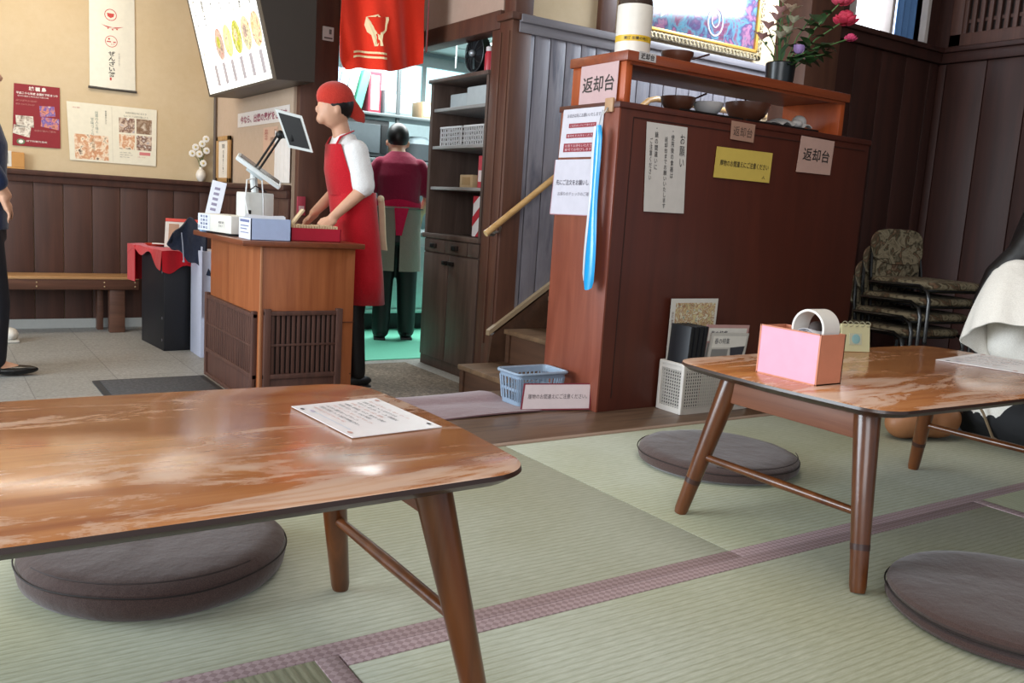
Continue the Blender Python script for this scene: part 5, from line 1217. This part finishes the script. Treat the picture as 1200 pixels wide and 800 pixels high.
# handrail along the planked wall
t = thing('stair_handrail', 'round pale varnished wooden handrail climbing along the planked stair wall', 'handrail', (2.75, 4.34, .6))
mb = MB(); mb.tube([(2.70, 4.335, .575), (2.735, 4.335, .60), (3.86, 4.335, 1.46), (3.92, 4.335, 1.475), (4.95, 4.335, 1.475)], .019, 0, 14); part('rail', mb, M['handrail'], t)
for (x, z) in ((2.80, .635), (3.45, 1.13), (4.3, 1.46)):
    mb = MB(); mb.tube([(x, 4.335, z-.015), (x, 4.345, z-.045), (x, 4.40, z-.055), (x, 4.424, z-.055)], .007, 0, 8); mb.cyl((x, 4.418, z-.055), (x, 4.425, z-.055), .022); part('bracket', mb, flat('#8f8c86', .3, .8), t)

# ------------------------------------------------------------------ grey basket and its sign, perforated box with folders
def taper_basket():
    mb = MB(); x0, x1, y0, y1, h = 1.80, 2.02, 2.60, 2.745, .125
    def corner(z):
        k = .88+.12*z/h; cx_, cy_ = (x0+x1)/2, (y0+y1)/2; a, b_ = (x1-x0)/2*k, (y1-y0)/2*k; rr = .02
        pts = []
        for (sx, sy, a0) in ((1, 1, 0), (-1, 1, 90), (-1, -1, 180), (1, -1, 270)):
            for q in range(5):
                an = R(a0+q*22.5); pts.append(V((cx_+sx*(a-rr)+rr*math.cos(an), cy_+sy*(b_-rr)+rr*math.sin(an), z)))
        return pts
    P0 = corner(.004); n = len(P0)
    mb.rings([corner(0), corner(.004)], 0)
    def band(za, zb):
        A, B = corner(za), corner(zb); rg_o = []
        c = V(((x0+x1)/2, (y0+y1)/2, 0))
        ins = lambda L: [p-(p-V((c.x, c.y, p.z))).normalized()*.0035 for p in L]
        mb.rings([A, B, ins(B), ins(A)], 0, False, True)
    band(.0, .022); band(.055, .066); band(.105, h)
    A, B = corner(.02), corner(.108)
    for (sx, sy) in ((0, 0),):
        per = []
        for i in range(n):
            a, b_ = A[i], A[(i+1) % n]; a2, b2 = B[i], B[(i+1) % n]; L = (b_-a).length; m = max(1, int(L/.017))
            for k in range(m): per.append((a.lerp(b_, (k+.5)/m), a2.lerp(b2, (k+.5)/m)))
        for p, q in per: mb.tube([p, q], .0036, 0, 4)
    top = corner(h); mb.tube([p+(p-V(((x0+x1)/2, (y0+y1)/2, h))).normalized()*.005 for p in top], .006, 0, 6, True)
    return mb
t = thing('shoe_basket', 'grey-blue slotted plastic basket on the floorboards against the return cabinet', 'basket', (1.91, 2.67, 0))
b = part('basket', taper_basket(), flat('#8a9cb0', .4), t)
sheet('basket_sign', 'white sign with a dark red border leaning against the grey basket', 'sign', [(1.805, 2.575, .100), (2.062, 2.505, .100), (2.050, 2.488, .004), (1.785, 2.560, .004)],
      [flat('#7a2434', .5), flat('#d4c4c6', .5), flat('#3c2a30', .6)], [('r', .02, .05, .98, .95, 1), ('t', '履物のお間違えにご注意ください。', .08, .40, .94, .58, 2, .0)], th=.004)
# fix drawing order: lettering sits above the white field
mb = MB()
mb = mesh_basket('x', 2.345, 2.70, 2.315, 2.435, .002, .185, '', '', .0115)
for (xx, yy) in ((2.345, 2.315), (2.70, 2.315), (2.345, 2.435), (2.70, 2.435)): mb.box(xx-.007, xx+.007, yy-.007, yy+.007, .001, .188, 0, .003)
mb.box(2.345, 2.70, 2.3125, 2.316, .001, .022); mb.box(2.345, 2.70, 2.3125, 2.316, .165, .19); mb.box(2.3425, 2.346, 2.315, 2.435, .001, .022); mb.box(2.3425, 2.346, 2.315, 2.435, .165, .19)
solo('menu_holder', mb, flat('#cfc8c0', .45), 'white perforated plastic file box on the floorboards before the return cabinet', 'basket', (2.52, 2.375, .001), smooth=False)
mb = MB()
def folder(x, th, z1, lean, col, label, w=.105, nm='menu_folder', mats=None):
    mb = MB(); A = Matrix.Translation((x, 2.375, .008)) @ Matrix.Rotation(R(lean), 4, 'Y')
    mb.box(-th/2, th/2, -w/2, w/2, 0, z1, 0, .002, A); mb.box(-th/2+.002, th/2-.002, -w/2-.001, w/2-.003, .004, z1-.003, 1, 0, A)
    solo(nm, mb, mats or [flat(col, .5), flat('#0e0e12', .6)], label, 'folder', (x, 2.375, .008), 'black menu folders in the white file box')
for i, x in enumerate((2.362, 2.384, 2.406, 2.428)): folder(x, .017, .325, 3+i*.6, '#16161b', 'black menu folder standing at the left end of the white file box')
sheet('picture_menu', 'white laminated picture menu standing at the back of the white file box', 'menu', [(2.362, 2.432, .425), (2.615, 2.432, .425), (2.600, 2.428, .02), (2.355, 2.428, .02)],
      [flat('#cfcac2', .4), blotch('menu_dishes', ['#6a7a4c', '#d8c898', '#9a6a4a', '#e0dcc0', '#5a6a58'], 45, .5), flat('#6a4a40', .6)],
      [('r', .10, .04, .95, .30, 1), ('t', 'おしながき', .14, .05, .5, .08, 2), ('t', '定食', .03, .12, .07, .25, 2, 0, True)])
for (x0, x1, y, z1, c, lab, bm_) in ((2.46, 2.69, 2.352, .335, '#b48a86', 'booklet with a pink spine edge leaning in the white file box', '#8d8a86'), (2.475, 2.675, 2.338, .305, '#b9b4ad', 'grey magazine with photos leaning at the front of the white file box', '#7d7a78')):
    sheet('magazine', lab, 'magazine', [(x0+.02, y, z1), (x1+.02, y-.005, z1-.006), (x1-.02, y, .02), (x0-.02, y, .02)],
          [flat(c, .5), flat('#d5d0c8', .5), flat(bm_, .5), flat('#34343c', .5)], [('r', .05, .04, .95, .2, 1), ('r', .06, .22, .5, .6, 2), ('p', [(.55, .2), (.95, .18), (.9, .4), (.62, .42)], 3), ('t', '春の特集', .1, .07, .5, .15, 3), ('t', 'お知らせ', .1, .45, .2, .6, 3, 0, True)], th=.006)
mb = MB(); mb.box(2.47, 2.61, 2.40, 2.415, .01, .24, 0, .003); solo('cream_booklet', mb, flat('#c4bca8', .5), 'thick cream booklet inside the white file box behind the magazines', 'booklet', (2.54, 2.408, .01))

# ------------------------------------------------------------------ low tables
def rounded(w, h, r_, n=10, bow=.012):
    pts = []
    for (sx, sy, a0) in ((1, 1, 0), (-1, 1, 90), (-1, -1, 180), (1, -1, 270)):
        for q in range(n+1):
            a = R(a0+90*q/n); pts.append((sx*(w-r_)+r_*math.cos(a), sy*(h-r_)+r_*math.sin(a)))
        # slightly bowed side towards the next corner
        nx = {(1, 1): (-1, 1), (-1, 1): (-1, -1), (-1, -1): (1, -1), (1, -1): (1, 1)}[(sx, sy)]
        a_, b_ = pts[-1], (nx[0]*(w-(r_ if nx[0] != sx else 0)) , nx[1]*(h-(r_ if nx[1] != sy else 0)))
        for k in range(1, 8):
            u = k/8; bw = bow*math.sin(math.pi*u); x = a_[0]*(1-u)+b_[0]*u; y = a_[1]*(1-u)+b_[1]*u
            if nx[0] != sx: y += sy*bw
            else: x += sx*bw
            pts.append((x, y))
    return pts
TW, TD, TH = .545, .297, .385
def low_table(label, loc, band=True):
    t = thing('low_table', label, 'table', loc)
    mb = MB()
    def rg(k, z): return [V((x-math.copysign(k, x) if abs(x) > .02 else x, y-math.copysign(k, y) if abs(y) > .02 else y, z)) for x, y in P]
    P = rounded(TW, TD, .075)
    L = lambda k, z: [V((x*(1-k/TW), y*(1-k/TD), z)) for x, y in P]
    mb.rings([L(.045, TH-.028), L(.012, TH-.018), L(0, TH-.008), L(.0015, TH-.002), L(.006, TH)], 1)
    mb.bm.faces.ensure_lookup_table()
    for f in mb.bm.faces:
        if all(v.co.z > TH-.003 for v in f.verts): f.material_index = 0
    part('tabletop', mb, [M['table'], M['table_edge']], t, local=True, ang=50)
    fx, fy, ux, uy = .502, .254, .436, .182
    def legp(sx, sy, z): k = z/.36; return V((sx*(fx+(ux-fx)*k), sy*(fy+(uy-fy)*k), z))
    for sx in (-1, 1):
        for sy in (-1, 1):
            mb = MB(); mb.tube([legp(sx, sy, 0), legp(sx, sy, .012), legp(sx, sy, .2), legp(sx, sy, TH-.026)], [.0145, .017, .0225, .0275], 0, 18)
            l = part('leg', mb, M['table_leg'], t, local=True)
            if band:
                mb = MB(); mb.tube([legp(sx, sy, .082), legp(sx, sy, .094)], [.0195, .020], 0, 18); part('dark_band', mb, flat('#3a2018', .4), l, local=True)
        a, b_ = legp(sx, -1, .152), legp(sx, 1, .152)
        mb = MB(); mb.tube([a, a.lerp(b_, .5), b_], [.0085, .0105, .0085], 0, 12); part('stretcher', mb, M['table_leg'], t, local=True)
        mb = MB(); x = sx*(ux+.008); mb.box(x-.010, x+.010, -uy+.01, uy-.01, .295, TH-.027, 0, .003); part('apron_board', mb, wood('apron_wood', '#6a3d2a', '#8f5c42', 'Y', 4, .5) if 'apron_wood' not in bpy.data.materials else bpy.data.materials['apron_wood'], t, local=True)
    return t
T1 = (.130, 1.200, 0); T2 = (2.055, 1.248, 0)
low_table('worn low wooden table in the left foreground with a white menu at its corner', T1, False)
low_table('low wooden table on the right carrying the pink tissue box', T2)
dk = flat('#2e3036', .5)
mt = [flat('#e4e0e2', .3), flat('#6a6a70', .5), flat('#c89a90', .5), dk, flat('#b9b0c4', .5), flat('#cfd4de', .4)]
def menu_prints():
    pr = [('o', .05, .12, .018, .026, 3), ('o', .06, .88, .022, .03, 2), ('o', .93, .90, .018, .026, 3), ('o', .94, .10, .022, .03, 2), ('o', .10, .22, .02, .03, 4)]
    tx = ['ぜんざいセット', '抹茶と白玉', 'きなこ餅', 'あべかわ餅', '季節の甘味', '温かいお茶', '冷やしぜんざい', 'お子様ぜんざい', '珈琲と和菓子', '本日のおすすめ']
    for i, s in enumerate(tx):
        pr.append(('t', s, .82-.072*i, .10, .86-.072*i, .62 if i % 2 else .74, 1 if i % 3 else 2, .0, True))
    pr.append(('r', .10, .15, .12, .82, 5)); return pr
# printed menu lies face up; its top faces away from the viewer
def lay_menu(c, label):
    TL, TR, BR, BL = [V((x, y, TH+.0006)) for x, y in c]
    o = sheet('table_menu', label, 'menu', [TL, TR, BR, BL], mt, menu_prints(), th=.0012)
lay_menu([(.485, 1.337), (.640, 1.352), (.652, 1.140), (.500, 1.128)], 'white laminated menu card at the right end of the worn left table')
lay_menu([(2.312, 1.335), (2.600, 1.375), (2.62, 1.16), (2.355, 1.118)], 'white laminated menu sheet at the right end of the right-hand table')

# pink tissue box with paper ring
t = thing('pink_box', 'open-topped box with a pink front standing on the right-hand low table', 'box', (1.64, 1.265, TH), rz=0)
x0, x1, y0, y1, h = 1.597, 1.683, 1.182, 1.347, .112
mb = MB()
mb.box(x0, x0+.004, y0, y1, TH, TH+h, 0, .001); part('pink_side', mb, M['pink'], t, smooth=False)
mb = MB()
mb.box(x0+.002, x1, y0, y0+.003, TH, TH+h-.001, 0); mb.box(x0+.002, x1, y1-.003, y1, TH, TH+h-.001, 0); mb.box(x1-.003, x1, y0, y1, TH, TH+h-.001, 0); mb.box(x0+.002, x1, y0, y1, TH, TH+.003, 0)
mb.box(x0-.0008, x0+.001, y0-.001, y0+.003, TH, TH+h+.001); mb.box(x0-.0008, x0+.001, y1-.003, y1+.001, TH, TH+h+.001); mb.box(x0-.0008, x0+.001, y0, y1, TH+h-.002, TH+h+.001); mb.box(x0-.0008, x0+.001, y0, y1, TH, TH+.003)
part('card_body', mb, M['pinkedge'], t, smooth=False)
t = thing('white_ring', 'broad white plastic ring standing in the pink box', 'ring', (1.64, 1.235, TH+.003))
cz = TH+.118; cyy = 1.232
mb = MB(); rg_ = []
for (rr, dx) in ((.043, -.030), (.043, .030), (.038, .030), (.038, -.030)): rg_.append([V((1.641+dx*.9, cyy+rr*math.cos(a), cz+rr*math.sin(a))) for a in [2*math.pi*k/40 for k in range(40)]])
mb.rings(rg_, 0, False, True); part('ring', mb, flat('#dcd6ce', .35), t)
mb = MB(); mb.ball((1.641, cyy, cz-.002), (.02, .014, .018), 0, 12); part('core', mb, flat('#453c3a', .6), t)
t = thing('paper_roll', 'curled white paper slips inside the white ring in the pink box', 'paper', (1.635, 1.24, TH+.03))
for k in range(4):
    mb = MB(); rr = .034-.004*k; mb.solid_grid(lambda u, v: V((1.612+.05*v, cyy+.004+rr*math.cos(.15+u*2.8)*1.05, cz-.034+rr*math.sin(.15+u*2.8))), 14, 2, .0007); part('paper_slip', mb, flat('#e4e2e8', .5), t)
t = thing('desk_calendar', 'small cream spiral-topped card stand behind the pink box on the right-hand table', 'calendar', (2.19, 1.50, TH))
mb = MB(); A = Matrix.Translation((2.185, 1.50, TH)) @ Matrix.Rotation(R(-22), 4, 'Z')
mb.box(-.045, .045, -.002, .002, 0, .078, 0, .001, A @ Matrix.Rotation(R(-10), 4, 'X')); mb.box(-.045, .045, -.002, .002, 0, .078, 0, .001, A @ Matrix.Translation((0, .03, 0)) @ Matrix.Rotation(R(10), 4, 'X'))
mb.box(-.02, .018, -.0035, -.002, .02, .052, 1, 0, A @ Matrix.Rotation(R(-10), 4, 'X')); mb.ball((0, 0, 0), (.014, .001, .014), 2, 10, A @ Matrix.Rotation(R(-10), 4, 'X') @ Matrix.Translation((0, -.0035, .036)))
part('cards', mb, [flat('#b9b48c', .6), flat('#a8a890', .6), flat('#7aa0a0', .6)], t, smooth=False)
mb = MB()
for k in range(5): mb.tube([A @ V((-.036+.018*k, .008+.012*math.cos(a), .078+.007*math.sin(a))) for a in [2*math.pi*q/8 for q in range(8)]], .0012, 0, 4, True)
part('spiral', mb, flat('#8a8670', .4), t)

# ------------------------------------------------------------------ round floor cushions
def zabuton(x, y, label, rad=.235, h=.052, rz=0, two=False, seed=0):
    t = thing('floor_cushion', label, 'cushion', (x, y, 0), rz=rz)
    def lay(z0, hh, rr, dx, dy, sd):
        mb = MB(); prof = [(.0, 0), (.7, 0), (.93, .02), (.985, .2), (1.0, .45), (.985, .72), (.93, .90), (.82, .985), (.6, 1.0), (.35, .99), (.12, .98)]
        rgs = []
        for r_, zz in prof[1:]:
            ring = []
            for k in range(72):
                a = 2*math.pi*k/72
                wob = 1+.006*math.sin(3*a+sd)+.004*math.sin(7*a+sd*2)
                p = V((dx+rr*r_*wob*math.cos(a), dy+rr*r_*wob*math.sin(a), z0+hh*zz))
                if zz > .8: p.z += .0035*noise.noise(V((p.x*9, p.y*9, sd)))+.002*noise.noise(V((p.x*26, p.y*22, sd+4)))-.001
                ring.append(p)
            rgs.append(ring)
        mb.rings(rgs, 0, True)
        return mb
    if two:
        part('lower_pad', lay(.0, h*.55, rad, .004, -.004, seed+3), M['cushion'], t, local=True); part('upper_pad', lay(h*.5, h*.6, rad*.985, 0, 0, seed), M['cushion'], t, local=True)
    else:
        o = part('pad', lay(0, h, rad, 0, 0, seed), M['cushion'], t, local=True)
    mb = MB(); mb.tube([(rad*1.0*math.cos(a), rad*1.0*math.sin(a), h*.66+.0015*math.sin(5*a)) for a in [2*math.pi*k/72 for k in range(72)]], .0016, 0, 5, True); part('seam', mb, flat('#241a18', .8), t, local=True)
    mb = MB(); mb.tube([(rad*.97*math.cos(a), rad*.97*math.sin(a)-.0, h*.985) for a in [R(200+4*k) for k in range(26)]], .0014, 0, 4); part('crease', mb, flat('#3a2e2d', .8), t, local=True)
    return t
zabuton(.355, 1.690, 'round brown floor cushion half under the worn left table', .240, .072, 0, False, 1)
zabuton(1.985, 1.790, 'round brown floor cushion behind the left legs of the right-hand table', .240, .052, .4, False, 5)
zabuton(1.735, .770, 'round brown stacked floor cushion at the bottom right corner', .240, .050, .9, True, 9)

# ------------------------------------------------------------------ stack of low chairs
floral = blotch('shaded_floral_chair_cloth', ['#16130c', '#6e624c', '#8c8068', '#383220', '#6c503a', '#8e8470'], 17, .85, 0, 1.0)  # cloth colours darkened, the shadow over the chairs is in the colour
tubem = flat('#3a3836', .25, .8)
def low_chair(label, loc, rz):
    t = thing('stacking_chair', label, 'chair', loc, 'stacked low chairs in the corner', rz)
    w, d, hs = .195, .19, .25
    mb = MB(); P = rounded(w, d, .05, 6, .004)
    L = lambda k, z: [V((x*k, y*k, z)) for x, y in P]
    mb.rings([L(.96, hs), L(1, hs+.008), L(1, hs+.022), L(.95, hs+.032), L(.8, hs+.036)], 0); part('seat', mb, floral, t, local=True)
    mb = MB(); mb.rings([L(.93, hs-.008), L(.93, hs)], 0); part('seat_pan', mb, M['black'], t, local=True)
    # backrest: rounded pad, bent
    def bp(u, v, dd):
        x = (u-.5)*2; z = (v-.5)*2
        return V((x*.165, d+.02-.02*(1-x*x)+dd+z*.012, .425+z*.075))
    mb = MB(); rgs = []
    for dd, k in ((-.014, .9), (-.016, .97), (-.006, 1.0), (.006, 1.0), (.012, .95)):
        ring = []
        for q in range(40):
            a = 2*math.pi*q/40; cx_, sz_ = math.cos(a), math.sin(a); e = .55
            ux = math.copysign(abs(cx_)**e, cx_)*k; uz = math.copysign(abs(sz_)**.7, sz_)*k
            ring.append(V((ux*.175, d+.015-.018*(1-ux*ux)+dd+uz*.01, .43+uz*.088)))
        rgs.append(ring)
    mb.rings(rgs, 0, True); part('backrest', mb, floral, t, local=True)
    mb = MB(); mb.box(-.15, .15, d-.012, d-.002, .27, .36, 0, .004); part('lower_back_pad', mb, floral, t, local=True)
    mb = MB()
    pts = [(-.178, d-.02, 0), (-.178, d-.02, .20), (-.178, d, .30), (-.165, d+.022, .44), (-.12, d+.02, .50), (.12, d+.02, .50), (.165, d+.022, .44), (.178, d, .30), (.178, d-.02, .20), (.178, d-.02, 0)]
    mb.tube(pts, .009, 0, 8); part('back_frame', mb, tubem, t, local=True)
    for s_ in (-1, 1):
        mb = MB(); x = s_*(w+.012)
        mb.tube([(x, d-.03, hs+.005), (x, -d+.06, hs+.012), (x, -d+.015, hs-.01), (x, -d, hs-.05), (x, -d-.005, 0)], .009, 0, 8); part('leg', mb, tubem, t, local=True)
        mb = MB(); mb.ball((x, -d-.005, .006), (.012, .012, .008), 0, 8); mb.ball((s_*.178, d-.02, .006), (.012, .012, .008), 0, 8); part('foot_cap', mb, M['black'], t, local=True)
    mb = MB(); mb.tube([(-w-.012, -d+.05, hs-.012), (w+.012, -d+.05, hs-.012)], .007, 0, 8); part('stretcher', mb, tubem, t, local=True)
    return t
labs = ['low floral-upholstered metal chair, lowest of the stack in the corner', 'low floral-upholstered metal chair, second from the bottom of the corner stack', 'low floral-upholstered metal chair, second from the top of the corner stack', 'low floral-upholstered metal chair, topmost of the corner stack']
c0 = None
for i in range(4):
    loc = (4.06-.012*(3-i), 2.44+.026*(3-i), .076*i)
    if c0 is None: c0 = low_chair(labs[0], loc, R(-8))
    else: dup(c0, loc, R(-8), labs[i])

# ------------------------------------------------------------------ visitor on the right, sitting on the floor
ox, oy = 3.30, 1.56
t = thing('person', 'person with long black hair and loose cream blouse sitting at the right edge', 'person', (ox, oy, 0))
def S(a, b, z): return (ox+a, oy+b, z)
skin = [('e', S(.02, -.06, .875), (.078, .09, .112)), ('c', S(0, 0, 0) and [S(.0, -.03, .80), S(-.0, .0, .67)], [.05, .055]), ('e', S(.02, -.152, .865), (.012, .014, .016)),
        ('l', [(S(0, .02, .12), .16, .13, 0), (S(0, .02, .3), .13, .10, 0), (S(0, .02, .55), .15, .09, 0), (S(0, .01, .62), .12, .08, 0)]),
        ('c', [S(-.17, .0, .58), S(-.25, -.04, .37), S(-.10, -.26, .225)], [.05, .042, .027]), ('c', [S(.17, .0, .58), S(.24, -.04, .37), S(.10, -.26, .225)], [.05, .042, .027])]
skin += hand(S(-.07, -.315, .20), (.45, -.85, -.25), (.85, .45, 0), (0, 0, 1), .95, .5)+hand(S(.07, -.315, .20), (-.45, -.85, -.25), (-.85, .45, 0), (0, 0, 1), .95, .5)
for s_ in (-1, 1): skin += [('c', [S(.09*s_, .0, .11), S(.13*s_, -.32, .08), S(.10*s_, .12, .05), S(.09*s_, .25, .035)], [.06, .045, .035, .02])]
organic('body', skin, M['skin'], t, .0085, 3)
bl = [('l', [(S(0, .03, .10), .20, .16, 0), (S(0, .03, .25), .17, .135, 0), (S(0, .02, .42), .18, .125, 0), (S(0, .01, .56), .19, .115, 0), (S(0, .0, .635), .14, .095, 0), (S(0, -.005, .69), .075, .072, 0)]),
      ('c', [S(-.165, .0, .585), S(-.215, -.02, .53), S(-.25, -.04, .37), S(-.14, -.20, .265)], [.078, .078, .06, .045]), ('c', [S(.175, .0, .575), S(.25, -.06, .45), S(.28, -.10, .38)], [.082, .088, .098])]
bb = organic('blouse', bl, M['blouse'], t, .01, 5)
mb = MB()
def cuff(u, v):
    a = 2*math.pi*u; ax = V((-.50, -.30, -.81)).normalized(); s1 = ax.cross(V((0, 0, 1))).normalized(); s2 = ax.cross(s1)
    c = V(S(-.185, -.0, .60))+ax*(.265*v)+V((-.012*math.sin(v*3), 0, .006)); rr = .070+.066*v**.8+.007*v*math.sin(5*a+.6)+.004*v*math.sin(9*a)
    return c+s1*rr*math.cos(a)+s2*rr*math.sin(a)*.9
mb.solid_grid(cuff, 48, 8, .004); part('sleeve_flare', mb, M['blouse'], bb)
mb = MB(); mb.tube([S(-.075, -.03, .675), S(-.04, -.085, .655), S(.04, -.085, .655), S(.075, -.03, .675), S(.04, .06, .69), S(-.04, .06, .69)], .012, 0, 8, True); part('collar', mb, M['blouse'], bb)
sk = [('e', S(0, .03, .10), (.20, .17, .10)), ('c', [S(-.09, .0, .10), S(-.13, -.33, .085)], [.095, .07]), ('c', [S(.09, .0, .10), S(.13, -.33, .085)], [.095, .07]), ('c', [S(-.13, -.33, .065), S(-.10, .12, .055)], [.06, .05]), ('c', [S(.13, -.33, .065), S(.10, .12, .055)], [.06, .05])]
organic('trousers', sk, flat('#101014', .8), t, .012, 4)
ft = [('c', [S(-.10, .12, .045), S(-.09, .27, .035)], [.04, .028]), ('c', [S(.10, .12, .045), S(.09, .27, .035)], [.04, .028])]
organic('socks', ft, flat('#8a8fa0', .8), t, .009, 3)
hr = [('e', S(.02, -.035, .90), (.094, .10, .105)), ('l', [(S(-.02, .06, .50), .10, .035, 0), (S(-.02, .065, .62), .12, .045, 0), (S(0, .03, .74), .11, .07, 0), (S(.01, -.01, .86), .10, .09, 0)]), ('c', [S(-.08, -.02, .82), S(-.115, .02, .68), S(-.15, .075, .60), S(-.19, .11, .50)], [.04, .05, .045, .02])]
organic('hair', hr, M['hair'], t, .009, 3)

# bag on the floor next to the visitor
t = thing('tan_bag', 'soft tan leather bag with a strap on the tatami behind the right-hand table', 'bag', (2.98, 1.74, 0))
bg = [('e', (2.97, 1.74, .075), (.14, .07, .075)), ('e', (3.04, 1.72, .07), (.10, .075, .07)), ('e', (2.90, 1.76, .06), (.08, .06, .06))]
organic('bag_body', bg, wood('tan_leather', '#8a5a38', '#a87048', 'Z', 3, .5, 0, 2), t, .009, 4)
mb = MB(); mb.tube([(2.87, 1.70, .12), (2.93, 1.685, .148), (3.03, 1.665, .142), (3.10, 1.665, .10)], .0035, 0, 6); part('zip', mb, flat('#4a3020', .5), t)
mb = MB(); mb.tube([(3.08, 1.68, .13), (3.06, 1.63, .20), (3.08, 1.58, .12), (3.13, 1.56, .03), (3.18, 1.55, .01)], .007, 0, 8, flat_=.5); mb.tube([(3.13, 1.70, .11), (3.16, 1.62, .18), (3.17, 1.57, .07), (3.20, 1.52, .01)], .005, 0, 8); part('strap', mb, flat('#9a8468', .6), t)

# ------------------------------------------------------------------ camera
cam = bpy.data.cameras.new('camera'); co = link(bpy.data.objects.new('camera', cam))
F = 1031.4; pitch, roll, yaw = .1481, .06355, .5945
fw = V((math.sin(yaw)*math.cos(pitch), math.cos(yaw)*math.cos(pitch), -math.sin(pitch)))
rt = V((math.cos(yaw), -math.sin(yaw), 0)); up = rt.cross(fw)
R2 = rt*math.cos(roll)+up*math.sin(roll); U2 = up*math.cos(roll)-rt*math.sin(roll)
mt_ = Matrix((R2, U2, -fw)).transposed().to_4x4(); mt_.translation = (0, 0, .72)
co.matrix_world = mt_
cam.sensor_fit = 'HORIZONTAL'; cam.sensor_width = 36; cam.lens = F/1200*36; cam.clip_start = .05
bpy.context.scene.camera = co

# ------------------------------------------------------------------ light
def area(name, loc, target, sx, sy, power, col):
    l = bpy.data.lights.new(name, 'AREA'); l.shape = 'RECTANGLE'; l.size = sx; l.size_y = sy; l.energy = power; l.color = col
    o = link(bpy.data.objects.new(name, l)); o.location = loc; o.rotation_euler = (V(target)-V(loc)).to_track_quat('-Z', 'Y').to_euler(); return o
area('daylight_door', (-3.6, 3.6, 1.3), (1.5, 2.6, .2), 3.2, 2.0, 330, (.80, .91, 1.0))
area('daylight_rear', (-1.8, -2.2, 1.9), (1.2, 2.0, .2), 3.0, 1.6, 105, (.93, .96, 1.0))
area('entrance_lamp', (.6, 6.2, 2.55), (.6, 6.6, 0), 1.2, .6, 26, (1.0, .86, .68))
area('room_lamp', (1.6, 1.6, 2.58), (1.6, 1.8, 0), 1.6, 1.6, 26, (1.0, .93, .84))
area('kitchen_lamp', (3.6, 6.9, 2.2), (3.6, 6.9, 0), 2.6, .8, 130, (.95, 1.0, 1.0))
area('stair_window_light', (4.85, 3.8, 2.45), (4.3, 4.45, 1.5), .8, .5, 40, (.78, .88, 1.0))  # added area light standing in for window light on the stair planks
w = bpy.data.worlds.new('world'); bpy.context.scene.world = w; w.use_nodes = True
w.node_tree.nodes['Background'].inputs[0].default_value = (.78, .88, 1.0, 1); w.node_tree.nodes['Background'].inputs[1].default_value = .6
sc = bpy.context.scene
sc.view_settings.view_transform = 'Standard'; sc.view_settings.look = 'None'; sc.view_settings.exposure = 0
